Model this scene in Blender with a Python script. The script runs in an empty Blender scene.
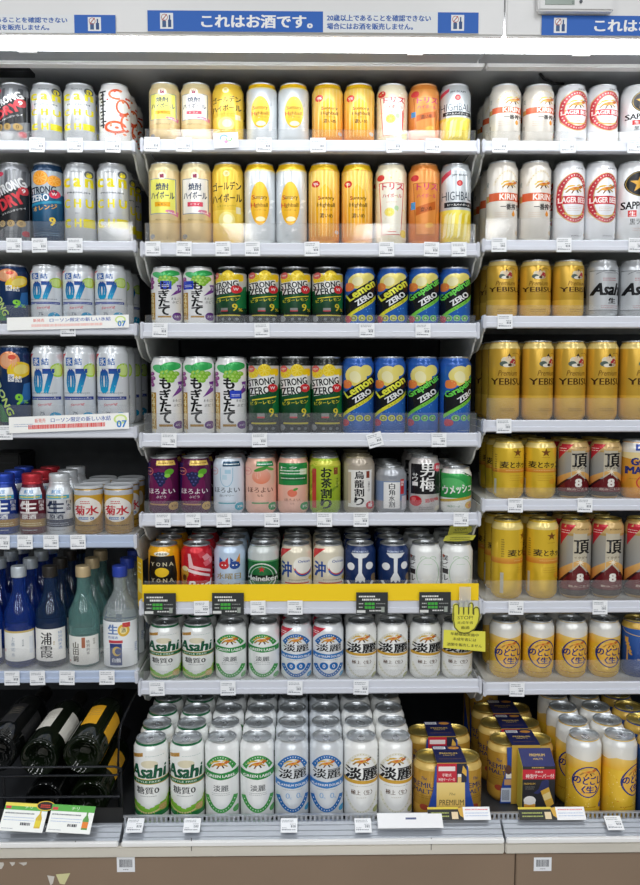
import bpy, bmesh, math, random
from mathutils import Vector, Matrix
random.seed(7)
scene = bpy.context.scene
col = scene.collection

# ------------------------------------------------------------------ camera
F = 830.0                      # focal length in pixels of the 640 x 885 frame
EYE = Vector((0.0, -1.75, 1.25))
PITCH, YAW = math.radians(5.0), math.radians(0.93)
fwd = Vector((math.sin(YAW)*math.cos(PITCH), math.cos(YAW)*math.cos(PITCH), -math.sin(PITCH)))
rgt = Vector((math.cos(YAW), -math.sin(YAW), 0.0))
upv = rgt.cross(fwd)
cd = bpy.data.cameras.new('camera'); cam = bpy.data.objects.new('camera', cd); col.objects.link(cam)
cd.sensor_fit = 'HORIZONTAL'; cd.sensor_width = 36.0; cd.lens = 36.0*F/640.0
cd.clip_start = 0.05
m = Matrix((rgt, upv, -fwd)).transposed().to_4x4(); m.translation = EYE
cam.matrix_world = m
scene.camera = cam

# ------------------------------------------------------------------ light and exposure
w = bpy.data.worlds.new('world'); scene.world = w; w.use_nodes = True
w.node_tree.nodes['Background'].inputs[0].default_value = (0.93, 0.97, 1.0, 1)
w.node_tree.nodes['Background'].inputs[1].default_value = 0.16
LAMP_CASE = 9.5                # the tube behind the canopy diffuser
for x in (-2.1, -0.75, 0.75, 2.1):     # the shop's ceiling tubes, in rows going back from the aisle
    for y, e in ((-1.9, 16), (-3.6, 23), (-5.6, 27), (-8.0, 30), (-11.0, 30)):
        ld = bpy.data.lights.new('ceiling_tube', 'AREA'); ld.shape = 'RECTANGLE'; ld.size = 0.28; ld.size_y = 1.25
        ld.energy = e; ld.color = (0.97, 0.985, 1.0)
        lo = bpy.data.objects.new('ceiling_tube', ld); col.objects.link(lo); lo.location = (x, y, 2.85)
vs = scene.view_settings
vs.view_transform = 'Standard'; vs.look = 'None'; vs.gamma = 1.0; vs.use_curve_mapping = False
vs.exposure = -0.2

# ------------------------------------------------------------------ helpers
def ray(px, py):
    return fwd + rgt*((px-320.0)/F) + upv*((442.5-py)/F)
def atY(px, py, Y):
    r = ray(px, py); return EYE + r*((Y-EYE.y)/r.y)
def hexc(h):
    h = h.lstrip('#'); h = h if len(h) == 6 else ''.join(q*2 for q in h); c = [int(h[i:i+2], 16)/255 for i in (0, 2, 4)]
    return tuple(x/12.92 if x <= 0.04045 else ((x+0.055)/1.055)**2.4 for x in c)
MATS = {}
def mat(hx, rough=0.4, metal=0.0, noise=0.0, **kw):
    key = (hx, rough, metal, noise, tuple(sorted(kw.items())))
    if key in MATS: return MATS[key]
    m = bpy.data.materials.new('mat_%d' % len(MATS)); m.use_nodes = True
    nt = m.node_tree; b = nt.nodes['Principled BSDF']; c = hexc(hx)
    b.inputs['Base Color'].default_value = (*c, 1); b.inputs['Roughness'].default_value = rough
    b.inputs['Metallic'].default_value = metal
    if 'trans' in kw: b.inputs['Transmission Weight'].default_value = kw['trans']; b.inputs['IOR'].default_value = 1.45
    if 'emit' in kw:
        b.inputs['Emission Color'].default_value = (0.95, 0.98, 1.0, 1); b.inputs['Emission Strength'].default_value = kw['emit']
    if noise:
        tc = nt.nodes.new('ShaderNodeTexCoord'); n = nt.nodes.new('ShaderNodeTexNoise'); n.inputs['Scale'].default_value = kw.get('scale', 30.0)
        n.inputs['Detail'].default_value = 6
        mp = nt.nodes.new('ShaderNodeMapping'); mp.inputs['Scale'].default_value = (kw.get('sx', 1.0), 1, 1)
        r = nt.nodes.new('ShaderNodeValToRGB')
        r.color_ramp.elements[0].position = 0.3; r.color_ramp.elements[1].position = 0.7
        r.color_ramp.elements[0].color = (*[x*(1-noise) for x in c], 1); r.color_ramp.elements[1].color = (*[min(1, x*(1+noise)) for x in c], 1)
        nt.links.new(tc.outputs['Object'], mp.inputs[0]); nt.links.new(mp.outputs[0], n.inputs['Vector'])
        nt.links.new(n.outputs['Fac'], r.inputs[0]); nt.links.new(r.outputs[0], b.inputs['Base Color'])
    MATS[key] = m; return m
def print_mat(name, rough, metal):
    m = bpy.data.materials.new(name); m.use_nodes = True; nt = m.node_tree; b = nt.nodes['Principled BSDF']
    a = nt.nodes.new('ShaderNodeVertexColor'); a.layer_name = 'ink'
    nt.links.new(a.outputs['Color'], b.inputs['Base Color']); b.inputs['Roughness'].default_value = rough; b.inputs['Metallic'].default_value = metal
    return m
INK = print_mat('ink_on_can', 0.23, 0.18); PAPER = print_mat('ink_on_paper', 0.55, 0.0)
def clear_mat(name, haze, gloss, tint=(1, 1, 1)):
    m = bpy.data.materials.new(name); m.use_nodes = True; nt = m.node_tree; nt.nodes.clear()
    o = nt.nodes.new('ShaderNodeOutputMaterial'); t = nt.nodes.new('ShaderNodeBsdfTransparent'); t.inputs[0].default_value = (*tint, 1)
    d = nt.nodes.new('ShaderNodeBsdfDiffuse'); d.inputs[0].default_value = (0.85, 0.88, 0.92, 1)
    g = nt.nodes.new('ShaderNodeBsdfGlossy'); g.inputs['Roughness'].default_value = 0.08
    a = nt.nodes.new('ShaderNodeMixShader'); a.inputs[0].default_value = haze
    b = nt.nodes.new('ShaderNodeMixShader'); fr = nt.nodes.new('ShaderNodeFresnel'); fr.inputs[0].default_value = 1.3 + gloss
    nt.links.new(t.outputs[0], a.inputs[1]); nt.links.new(d.outputs[0], a.inputs[2]); nt.links.new(fr.outputs[0], b.inputs[0])
    nt.links.new(a.outputs[0], b.inputs[1]); nt.links.new(g.outputs[0], b.inputs[2]); nt.links.new(b.outputs[0], o.inputs[0])
    return m
CLEAR = clear_mat('clear_acrylic', 0.05, 0.12)

def tag(o, label=None, cat=None, group=None, kind=None):
    for k, v in (('label', label), ('category', cat), ('group', group), ('kind', kind)):
        if v: o[k] = v
    return o
def empty(name, loc, rz=0.0):
    o = bpy.data.objects.new(name, None); col.objects.link(o); o.location = loc; o.rotation_euler = (0, 0, rz)
    o.empty_display_size = 0.02; return o
def link(name, me, parent=None, loc=None, rot=None):
    o = bpy.data.objects.new(name, me); col.objects.link(o)
    if parent: o.parent = parent
    if loc is not None: o.location = loc
    if rot is not None: o.rotation_euler = rot
    return o
def smooth(me, ang=40):
    me.polygons.foreach_set('use_smooth', [True]*len(me.polygons))
    try: me.set_sharp_from_angle(angle=math.radians(ang))
    except Exception: pass
def mesh_of(bm, name, mt, sm=False):
    me = bpy.data.meshes.new(name); bmesh.ops.recalc_face_normals(bm, faces=bm.faces); bm.to_mesh(me); bm.free()
    for x in (mt if isinstance(mt, (list, tuple)) else [mt]): me.materials.append(x)
    if sm: smooth(me)
    return me
def box(bm, x0, x1, y0, y1, z0, z1, bev=0.0, mi=0):
    vs_ = [bm.verts.new((x, y, z)) for z in (z0, z1) for y in (y0, y1) for x in (x0, x1)]
    fs = [bm.faces.new([vs_[i] for i in q]) for q in ((0, 2, 3, 1), (4, 5, 7, 6), (0, 1, 5, 4), (2, 6, 7, 3), (0, 4, 6, 2), (1, 3, 7, 5))]
    for f in fs: f.material_index = mi
    if bev:
        ed = list({e for f in fs for e in f.edges})
        bmesh.ops.bevel(bm, geom=ed, offset=bev, segments=2, affect='EDGES', clamp_overlap=True)
def prism(bm, pts, ext, axis='X', a0=0.0):
    """outline pts (p,q) extruded from a0 to a0+ext along axis (X: pts are y,z; Y: pts are x,z; Z: pts are x,y)"""
    def P(p, a):
        return (a, p[0], p[1]) if axis == 'X' else ((p[0], a, p[1]) if axis == 'Y' else (p[0], p[1], a))
    A = [bm.verts.new(P(p, a0)) for p in pts]; B = [bm.verts.new(P(p, a0+ext)) for p in pts]
    n = len(pts); bm.faces.new(A); bm.faces.new(B[::-1])
    for i in range(n): bm.faces.new([A[i], B[i], B[(i+1) % n], A[(i+1) % n]])
def lathe(bm, prof, seg=36, cx=0, cy=0, close=False):
    rings = []
    for r, z in prof:
        if r < 1e-6: rings.append([bm.verts.new((cx, cy, z))])
        else: rings.append([bm.verts.new((cx+r*math.sin(2*math.pi*i/seg), cy-r*math.cos(2*math.pi*i/seg), z)) for i in range(seg)])
    for a, b in zip(rings, rings[1:]):
        for i in range(seg):
            j = (i+1) % seg
            if len(a) == 1 and len(b) == 1: continue
            if len(a) == 1: bm.faces.new([a[0], b[j], b[i]])
            elif len(b) == 1: bm.faces.new([a[i], a[j], b[0]])
            else: bm.faces.new([a[i], a[j], b[j], b[i]])
def tube(bm, pts, r, seg=8):
    pts = [Vector(p) for p in pts]; prev = None
    for k, p in enumerate(pts):
        d = (pts[min(k+1, len(pts)-1)]-pts[max(k-1, 0)]).normalized()
        s = d.cross(Vector((0, 0, 1)) if abs(d.z) < 0.9 else Vector((1, 0, 0))).normalized(); t = s.cross(d)
        ring = [bm.verts.new(p+(s*math.cos(2*math.pi*i/seg)+t*math.sin(2*math.pi*i/seg))*r) for i in range(seg)]
        if prev:
            for i in range(seg): bm.faces.new([prev[i], prev[(i+1) % seg], ring[(i+1) % seg], ring[i]])
        else: bm.faces.new(ring)
        prev = ring
    bm.faces.new(prev[::-1])

# ------------------------------------------------------------------ printing: flat artwork in millimetres, laid flat or wrapped on a can
TXT = {}
def glyphs(s, bold=0.0, shear=0.0):
    key = (s, shear)
    if key not in TXT:
        c = bpy.data.curves.new('t', 'FONT'); c.body = s; c.resolution_u = 2; c.shear = shear
        o = bpy.data.objects.new('t', c); col.objects.link(o)
        dg = bpy.context.evaluated_depsgraph_get(); dg.update(); ev = o.evaluated_get(dg); me = ev.to_mesh()
        v = [(p.co.x, p.co.y) for p in me.vertices]; f = [tuple(p.vertices) for p in me.polygons]
        ev.to_mesh_clear(); bpy.data.objects.remove(o); bpy.data.curves.remove(c)
        x0 = min(p[0] for p in v); x1 = max(p[0] for p in v); y0 = min(p[1] for p in v); y1 = max(p[1] for p in v)
        TXT[key] = ([(p[0]-(x0+x1)/2, p[1]-(y0+y1)/2) for p in v], f, x1-x0, y1-y0)
    return TXT[key]
class Art:
    def __init__(s, H=100.0, k=1.0): s.items = []; s.H = H; s.k = k
    def add(s, v, f, c, c2=None, strikes=0):
        bb = (min(p[0] for p in v), max(p[0] for p in v), min(p[1] for p in v), max(p[1] for p in v))
        k = 1+max([-1]+[q[4] for q in s.items if q[5][0] < bb[1] and q[5][1] > bb[0] and q[5][2] < bb[3] and q[5][3] > bb[2]])
        s.items.append((v, f, hexc(c), hexc(c2) if c2 else None, k, bb, strikes))
    def poly(s, pts, c, c2=None): s.add(pts, [tuple(range(len(pts)))], c, c2)
    def rect(s, u0, u1, v0, v1, c, c2=None): s.poly([(u0, v0), (u1, v0), (u1, v1), (u0, v1)], c, c2)
    def ell(s, u, v, a, b, c, c2=None, n=24, rot=0):
        ca, sa = math.cos(math.radians(rot)), math.sin(math.radians(rot))
        P = [(a*math.cos(t*2*math.pi/n), b*math.sin(t*2*math.pi/n)) for t in range(n)]
        s.poly([(u+x*ca-y*sa, v+x*sa+y*ca) for x, y in P], c, c2)
    def ring(s, u, v, a, b, th, c, a0=0, a1=360, n=36):
        V = []; Fc = []
        for i in range(n+1):
            t = math.radians(a0+(a1-a0)*i/n)
            V += [(u+(a-th)*math.cos(t), v+(b-th)*math.sin(t)), (u+a*math.cos(t), v+b*math.sin(t))]
            if i: Fc.append((2*i-2, 2*i-1, 2*i+1, 2*i))
        s.add(V, Fc, c)
    def text(s, t, u, v, c, w=None, h=None, rot=0, bold=0.012, shear=0, c2=None):
        V, Fc, tw, th = glyphs(t, bold, shear)
        if w is None: sx = sy = h/th
        elif h is None: sx = sy = w/tw
        else: sx, sy = w/tw, h/th
        ca, sa = math.cos(math.radians(rot)), math.sin(math.radians(rot))
        VV = []; FF = []            # heavier lettering: the same glyphs struck again a little to the side
        for dx, dy in (((0, 0),) if bold < .01 else ((-bold, 0), (bold, 0)) if bold < .03 else ((-bold, -.4*bold), (bold, -.4*bold), (bold, .6*bold), (-bold, .6*bold))):
            n = len(VV)
            VV += [(u+(x+dx)*sx*ca-(y+dy)*sy*sa, v+(x+dx)*sx*sa+(y+dy)*sy*ca) for x, y in V]; FF += [tuple(i+n for i in f) for f in Fc]
        s.add(VV, FF, c, c2, strikes=len(V))
    def vtext(s, t, u, vtop, size, c, step=None, w=None, bold=0.012):
        for i, ch in enumerate(t):
            s.text(ch, u, vtop-size/2-i*(step or size*1.08), c, w=w or size, h=size, bold=bold)
    def star(s, u, v, r, c, n=5, q=0.4):
        s.poly([(u+(r if i % 2 == 0 else r*q)*math.sin(i*math.pi/n), v+(r if i % 2 == 0 else r*q)*math.cos(i*math.pi/n)) for i in range(2*n)], c)
    def lines(s, u0, u1, v, n, dv, c, th=0.7, jag=0.3):
        for i in range(n):
            x = u0; 
            while x < u1-1:
                l = random.uniform(1.2, 3.2); s.rect(x, min(x+l, u1), v-i*dv, v-i*dv+th, c); x += l+random.uniform(0.4, 1.0)
    def build(s, name, wrap=None, mt=None, lay=0.02, base=0.10):
        bm = bmesh.new(); L = bm.verts.layers.float.new('lay'); C = bm.loops.layers.float_color.new('ink')
        for V, Fc, c, c2, k, bb, st in s.items:
            vs_ = [bm.verts.new((p[0], p[1], 0)) for p in V]
            for qi, q in enumerate(vs_): q[L] = k+(.2*(qi//st) if st else 0)
            lo = min(p[1] for p in V); hi = max(p[1] for p in V)
            for f in Fc:
                try: g = bm.faces.new([vs_[i] for i in f])
                except ValueError: continue
                for l in g.loops:
                    if c2:
                        t = (l.vert.co.y-lo)/max(hi-lo, 1e-6); l[C] = (*[a*(1-t)+b*t for a, b in zip(c, c2)], 1)
                    else: l[C] = (*c, 1)
        bm.normal_update()
        fl = [f for f in bm.faces if f.normal.z < 0]
        if fl: bmesh.ops.reverse_faces(bm, faces=fl)
        if wrap:
            R, prof, u_lim = wrap
            bmesh.ops.triangulate(bm, faces=bm.faces[:])
            for v in bm.verts:          # artwork is drawn as seen from the front: spread it round the curve
                u = v.co.x*1.13*u_lim; lim = .92*R*1000
                v.co.x = math.copysign(R*1000*math.asin(abs(u)/(R*1000)) if abs(u) < lim else R*1000*math.asin(.92)+(abs(u)-lim)*.72, u)
            us = [v.co.x for v in bm.verts]; u = math.ceil(min(us)/5.0)*5.0
            while u < max(us):
                bmesh.ops.bisect_plane(bm, geom=bm.verts[:]+bm.edges[:]+bm.faces[:], dist=1e-4, plane_co=(u, 0, 0), plane_no=(1, 0, 0)); u += 5.0
            for r, z in prof:
                bmesh.ops.bisect_plane(bm, geom=bm.verts[:]+bm.edges[:]+bm.faces[:], dist=1e-4, plane_co=(0, z*1000, 0), plane_no=(0, 1, 0))
            for v in bm.verts:
                z = v.co.y/1000; rr = prof[0][0]
                if z >= prof[-1][1]: rr = prof[-1][0]
                else:
                    for (r0, z0), (r1, z1) in zip(prof, prof[1:]):
                        if z0 <= z <= z1: rr = r0+(r1-r0)*(z-z0)/max(z1-z0, 1e-9); break
                rr += (base+lay*v[L])/1000; a = v.co.x/1000/R
                v.co = (rr*math.sin(a), -rr*math.cos(a), z)
        else:
            for v in bm.verts: v.co = (v.co.x/1000, -(base+lay*v[L])/1000, v.co.y/1000)
        me = bpy.data.meshes.new(name); bm.to_mesh(me); bm.free()
        me.materials.append(mt or (INK if wrap else PAPER))
        if wrap: me.polygons.foreach_set('use_smooth', [True]*len(me.polygons))
        return me

# ------------------------------------------------------------------ can artwork (u across, v up, millimetres; H is the can's height)
def kirin(A, u, v, s=1.0):
    def P(c, *p): A.poly([(u+a*s, v+b*s) for a, b in p], c)
    P('#d9b243', (-11, 2), (-9, 5.5), (-4, 6.6), (1, 5.8), (-3, 4.2), (-7, 3.4)); P('#dc9a3a', (-8, 1), (-3, 3.4), (3, 4), (6, 3), (5, 0), (-1, -1.6), (-6, -1))
    P('#c96f2a', (4, 3.4), (7, 6), (10, 5.4), (11.5, 3), (9, 2.4), (7, .5)); P('#3a2a26', (8.6, 6.6), (10.6, 5.2), (12, 5.6), (10.4, 7.4)); P('#e8c254', (1, 5), (5, 7.6), (8, 7), (5, 5))
    P('#a88240', (-6, -.5), (-10, -4.5), (-12, -4), (-8, .8)); P('#7a4424', (-3, -1), (-5.4, -5.6), (-3.8, -5.8), (-1, -1.4)); P('#b89a4a', (3, 0), (8, -3.4), (9.4, -2.2), (5, 1)); P('#4a3028', (1, -.8), (3.4, -5), (5, -4.6), (3.2, -.4))
    P('#cf5a34', (-2, 2.6), (2, 3), (1, 1.2), (-2, .8)); P('#e6c868', (-12.5, -.5), (-9, 1.4), (-10, 3), (-13, 1.6))
def arcband(A, u, v, a, b, th, c, a0, a1, c2=None, dots='#ffffff'):
    A.ring(u, v, a, b, th, c, a0, a1)
    n = int(abs(a1-a0)/9)
    for i in range(1, n):
        t = math.radians(a0+(a1-a0)*i/n); A.ell(u+(a-th/2)*math.cos(t), v+(b-th/2)*math.sin(t), 0.75, 0.95, dots, n=8)
def lemon(A, u, v, r, c='#f3da3c', c2='#faf0a0'):
    A.ell(u, v, r, r, c); A.ell(u, v, r*0.86, r*0.86, c2)
    for i in range(8):
        t = i*math.pi/4; A.poly([(u+r*.12*math.cos(t), v+r*.12*math.sin(t)), (u+r*.78*math.cos(t-.3), v+r*.78*math.sin(t-.3)), (u+r*.78*math.cos(t+.3), v+r*.78*math.sin(t+.3))], c)

def d_shochu(A, H, lab, panel, bandc):
    A.rect(-104, 104, .90*H, H-2, '#e8d9a8'); A.rect(-104, 104, .05*H, .30*H, '#d8bd86')
    A.rect(-24, 24, .37*H, .80*H, '#8b9aa6'); A.rect(-22.5, 22.5, .38*H, .79*H, panel)
    A.ell(0, .83*H, 7.5, 7.5, '#f3e8d2'); A.rect(-3.6, 3.6, .83*H-4, .83*H+4, '#8a2a4c')
    A.text('焼酎', 0, .70*H, '#3b4a63', w=23, h=.085*H, bold=.03); A.text('ハイボール', 0, .595*H, '#3b4a63', w=42, h=.085*H, bold=.03)
    A.rect(-14, 14, .46*H, .515*H, bandc); A.text(lab, 0, .487*H, '#7a3a10' if lab == 'レモン' else '#fff4f0', w=16, h=4)
    A.poly([(4, .40*H), (26, .34*H), (28, .40*H), (18, .42*H), (8, .42*H)], '#e287a6'); A.text('糖質ゼロ', 17, .385*H, '#ffffff', w=13, h=3, rot=-12)
    A.text('辛口チューハイ', 0, .30*H, '#7b6a45', w=27, h=3.8)
    for j in range(7):
        for i in range(-8, 9): A.ell(i*4+(j % 2)*2, .06*H+j*.028*H, .8, .8, '#caa96c', n=6)
    A.ell(-20, .10*H, 5, 5, '#8c8f95'); A.text('2', 8, .08*H, '#6b5a3a', h=4)
def d_golden(A, H):
    A.rect(-104, 104, .04*H, .42*H, '#edbd2a', '#f5d65a'); A.ell(0, .30*H, 15, 14*A.k, '#fbe98f'); A.ell(2, .31*H, 9, 8*A.k, '#fff6c4')
    A.ell(0, .86*H, 6, 6, '#f6e6a6'); A.text('寶', 0, .86*H, '#c8a23a', h=6)
    A.text('ゴールデン', 0, .71*H, '#4c4626', w=52, h=.10*H, rot=4, bold=.03); A.text('ハイボール', 0, .565*H, '#4c4626', w=54, h=.10*H, rot=4, bold=.03)
    A.text('レモンチューハイ', 0, .47*H, '#8a8a2a', w=34, h=4, rot=3); A.lines(-14, 16, .20*H, 3, 3.5, '#b38a1c'); A.rect(17, 25, .38*H, .46*H, '#e8e0b8')
def d_highwhite(A, H):
    A.rect(-104, 104, .915*H, H-2, '#f2c413'); A.rect(-104, 104, .895*H, .915*H, '#f8e7a0')
    for i in range(26):
        u = random.uniform(-44, 44); v = random.uniform(.08, .8)*H; A.poly([(u, v), (u+random.uniform(4, 9), v+3), (u+3, v+random.uniform(5, 11))], random.choice(['#d3d9dd', '#eef1f3', '#c5ccd2', '#f7f8f9']))
    A.ell(0, .50*H, 17.5, .265*H, '#f4b41b', '#f9cc3c'); 
    A.text('untory', 2, .565*H, '#7c5c12', w=23, h=8*A.k, bold=.02); A.text('S', -12, .575*H, '#cf3a2a', h=7.5*A.k, bold=.02)
    A.text('ighball', 2, .475*H, '#7c5c12', w=25, h=9*A.k, bold=.02); A.text('H', -13, .48*H, '#cf3a2a', h=7.5*A.k, bold=.02)
    A.text('ハイボール', 0, .42*H, '#7c5c12', w=22, h=3); A.ell(1, .31*H, 9, 5, '#fdf0c0')
def d_highdark(A, H):
    A.rect(-104, 104, .915*H, H-2, '#edc01a'); A.rect(-104, 104, .04*H, .90*H, '#ee9a2c', '#f5cf62')
    for i in range(14): A.rect(-45+i*6.6, -44+i*6.6, .1*H, .9*H, '#f7d98a')
    A.poly([(-13, .10*H), (13, .10*H), (17, .45*H), (12, .66*H), (0, .74*H), (-12, .66*H), (-17, .45*H)], '#f0a314', '#f6c02a')
    A.ell(-17, .74*H, 7, 7, '#dd3a30'); A.text('9%', -17, .74*H, '#ffffff', w=8, h=5)
    A.text('Suntory', 2, .565*H, '#5a4214', w=30, h=8*A.k, bold=.02); A.text('Highball', 2, .48*H, '#5a4214', w=32, h=9*A.k, bold=.02)
    A.text('S', -10.8, .57*H, '#cf3a2a', h=6.5*A.k, bold=.02); A.text('濃いめ', 2, .355*H, '#4a3212', w=24, h=8*A.k, bold=.02)
    A.text('ハイボール', 2, .425*H, '#6b4d18', w=22, h=3); A.ell(22, .16*H, 4, 4, '#c8ccd0')
def d_torys(A, H, dark=False):
    fr, tx = ('#b86a2a', '#cf3868') if dark else ('#d5564e', '#cf3350')
    inn = '#e08d3e' if dark else '#f4efdf'
    if dark: A.rect(-104, 104, .05*H, .9*H, '#d67428', '#e59a4e')
    else:
        for i in range(60): A.ell(random.uniform(-45, 45), random.uniform(.06, .9)*H, 1.6, 1.6, random.choice(['#f3e08a', '#e9d9b0', '#fffaf0', '#efe6a8']), n=7)
    A.poly([(-18, .12*H), (18, .12*H), (23, .76*H), (-23, .76*H)], fr); A.poly([(-16.8, .13*H), (16.8, .13*H), (21.6, .75*H), (-21.6, .75*H)], inn)
    A.ell(-20, .82*H, 6.5, 6.5, '#d8383a'); A.text('トリス', 2, .71*H, tx, w=38, h=11*A.k, bold=.03); A.text('ハイボール', 1, .60*H, tx, w=35, h=7*A.k, bold=.025)
    if dark:
        A.poly([(-18, .36*H), (18, .44*H), (18, .54*H), (-18, .46*H)], '#c56220'); A.text('濃いめ', 0, .44*H, '#5a2c0c', w=22, h=8*A.k, rot=10, bold=.02)
        A.rect(-26, -19, .44*H, .53*H, '#4a8fc8'); A.ell(6, .24*H, 8, 5, '#edb24a', rot=20)
    else:
        lemon(A, -4, .40*H, 9); A.ell(9, .45*H, 4, 5, '#bfe0b0'); A.rect(-7, 9, .155*H, .165*H, '#d5564e'); A.lines(-10, 10, .52*H, 1, 3, '#d5564e')
        A.ell(22, .14*H, 6, 8, '#f0dc4a')
def d_jim(A, H):
    A.rect(-104, 104, .04*H, .43*H, '#eed32e', '#f2e263')
    for i in range(16):
        u = -44+i*6; A.poly([(u, .08*H), (u+5, .12*H), (u+9, .40*H), (u+3, .36*H)], random.choice(['#f5e98e', '#f0da50', '#e8ca2a', '#f8f0ae']))
    A.text('JIM BEAM', 2, .85*H, '#3b3f46', w=28, h=5, bold=.025); A.ell(2, .755*H, 5.5, 6, '#c02a35'); A.ell(2, .755*H, 3, 3.6, '#de6a60')
    A.text('HIGHBALL', 2, .60*H, '#39444e', w=60, h=15*A.k, bold=.0)
    A.rect(-24, 28, .46*H, .525*H, '#23282c'); A.text('ビームハイボール', 2, .492*H, '#ffffff', w=42, h=4.2)
    A.poly([(-32, .76*H), (-14, .86*H), (-14, .92*H), (-32, .84*H)], '#d2485e'); A.text('JIM BEAM', 2, .08*H, '#a08a1c', w=20, h=2.5)
def d_mogitate(A, H, stick=None):
    A.ell(10, .88*H, 19, .055*H, '#36b05a', rot=8); A.ell(-8, .845*H, 16, .05*H, '#58c27a', rot=-22)
    for u, v in ((-4, .80), (4, .81), (12, .80), (20, .79), (0, .755), (8, .755), (16, .75), (6, .715), (12, .71), (-6, .76)):
        A.ell(u, v*H, 5.2, 5.2, '#8cc63e'); A.ell(u-1, v*H+1.2, 2.4, 2.4, '#b9e072')
    for u, v in ((-30, .78), (-24, .79), (-28, .73), (-22, .735), (-26, .69), (-31, .70), (-24, .655)): A.ell(u, v*H, 4.4, 4.4, '#9a4a92'); A.ell(u-1, v*H+1, 1.6, 1.6, '#c58ac0')
    A.rect(-31, -17, .10*H, .56*H, '#b48a32'); A.vtext('24時間以内', -24, .55*H, .078*H, '#f6e8b0', w=9)
    A.vtext('もぎたて', 0, .74*H, .135*H, '#17191a', step=.142*H, w=19, bold=.045)
    A.poly([(12, .50*H), (32, .58*H), (34, .70*H), (22, .69*H), (24, .63*H)], '#7c3f96'); A.text('9%', 25, .635*H, '#ffffff', w=10, h=8, rot=15)
    A.text('まるごと', 22, .46*H, '#3a3a3c', w=17, h=5); A.text('ぶどう', 22, .40*H, '#3a3a3c', w=15, h=5.5)
    A.ell(23, .155*H, 8.5, 8.5, '#6a358a'); A.text('ぶどう', 23, .155*H, '#ffffff', w=11, h=4); A.rect(-12, 13, .135*H, .165*H, '#b48a32')
    if stick: A.rect(stick[0]-10, stick[0]+10, stick[1]*H-8, stick[1]*H+9, '#2f49c9'); A.lines(stick[0]-7, stick[0]+7, stick[1]*H, 2, 3, '#e8ecff', th=1.2)
def d_szero(A, H, H5=False):
    A.rect(-104, 104, .60*H, .89*H, '#c9cac4'); lemon(A, 4, .83*H, 13, '#f2d11c', '#f8e25e'); lemon(A, -18, .80*H, 11, '#f2d11c', '#f8e25e'); A.ell(22, .81*H, 9, 8, '#f2d11c')
    A.rect(-104, 104, .05*H, .60*H, '#1c2320', '#175a34'); A.poly([(14, .30*H), (45, .30*H), (45, .68*H), (30, .66*H)], '#1f7a42')
    A.poly([(-29, .60*H), (22, .66*H), (22, .78*H), (-29, .72*H)], '#f1f2ee'); A.poly([(-24, .51*H), (12, .555*H), (12, .66*H), (-24, .61*H)], '#f1f2ee')
    A.text('STRONG', -3, .69*H, '#26282a', w=49, h=12*A.k, rot=7, bold=.03); A.text('ZERO', -6, .58*H, '#26282a', w=38, h=13*A.k, rot=7, bold=.03)
    A.ell(18, .615*H, 8.5, 8.5, '#dc2f36'); A.text('W', 18, .615*H, '#ffffff', w=8, h=6); A.ell(-21, .85*H, 7, 7, '#df6a68'); A.text('NEW', -21, .85*H, '#fff', w=8, h=3)
    A.poly([(-20, .455*H), (24, .50*H), (24, .515*H), (-20, .47*H)], '#e2d43a'); A.text('ビターレモン', 0, .435*H, '#e6dc3c', w=46, h=6.5*A.k, rot=6, bold=.02)
    A.text('9', 16, .31*H, '#ecd23a', w=8, h=15*A.k, bold=.02); A.text('%', 24, .27*H, '#ecd23a', h=6); A.rect(-10, 4, .24*H, .30*H, '#8a8d8a'); A.rect(-10, 4, .24*H, .26*H, '#c2404a')
    A.rect(-104, 104, .05*H, .21*H, '#262a2c'); A.rect(-22, 24, .165*H, .185*H, '#cfc23c'); A.ell(-25, .12*H, 6.5, 6.5, '#a6a8aa')
    for u in (-6, 7, 19): A.ell(u, .11*H, 3, 3, '#7d8284'); 
    A.lines(-8, 24, .07*H, 1, 3, '#9a9c9a')
def d_zero(A, H, word, wc, bc):
    A.rect(-104, 104, .88*H, .97*H, '#2b5fb4')
    for i in range(30): A.ell(random.uniform(-45, 45), random.uniform(.06, .55)*H, .9, 1.4, '#5fa3e6', n=6)
    A.ell(-6, .76*H, 19, .13*H, '#f0dc63', '#f7ec9c', rot=20); A.ell(12, .83*H, 12, .07*H, '#f5e67c'); A.ell(-8, .75*H, 10, .075*H, '#f9f2bc', rot=20); A.ell(-23, .66*H, 9, 9, '#f08a4a')
    vc = .60*H if H < 140 else .62*H; sl = .72
    def B(v0, v1, c): A.poly([(-36, v0-36*sl), (36, v0+36*sl), (36, v1+36*sl), (-36, v1-36*sl)], c)
    B(vc-31, vc+9, '#17191c'); B(vc-39, vc-31, bc)
    A.text(word, -1, vc+1, wc, w=60 if len(word) < 7 else 68, h=16, rot=35, bold=.04)
    A.text('ZERO', 5, vc-17, '#f2f4f4', w=38, h=11, rot=35, bold=.04); A.text('ストロング', 6, vc-31, '#2d3a1a', w=34, h=4, rot=35)
    cv = .13*H if H < 140 else .24*H
    for u in (-15, 0, 15): A.ell(u, cv, 6.6, 6.6, '#d6d648' if 'L' in word else '#7cd06a'); A.ell(u, cv, 4.4, 4.4, '#7d8a2a' if 'L' in word else '#3b8a4a'); A.text('0', u, cv, '#f8f8d0', h=5)
    A.ell(-26, max(cv-10, 14), 7.5, 7.5, '#cf3a50'); A.lines(-12, 20, .08*H, 1, 3, '#cfe0f4')
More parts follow.
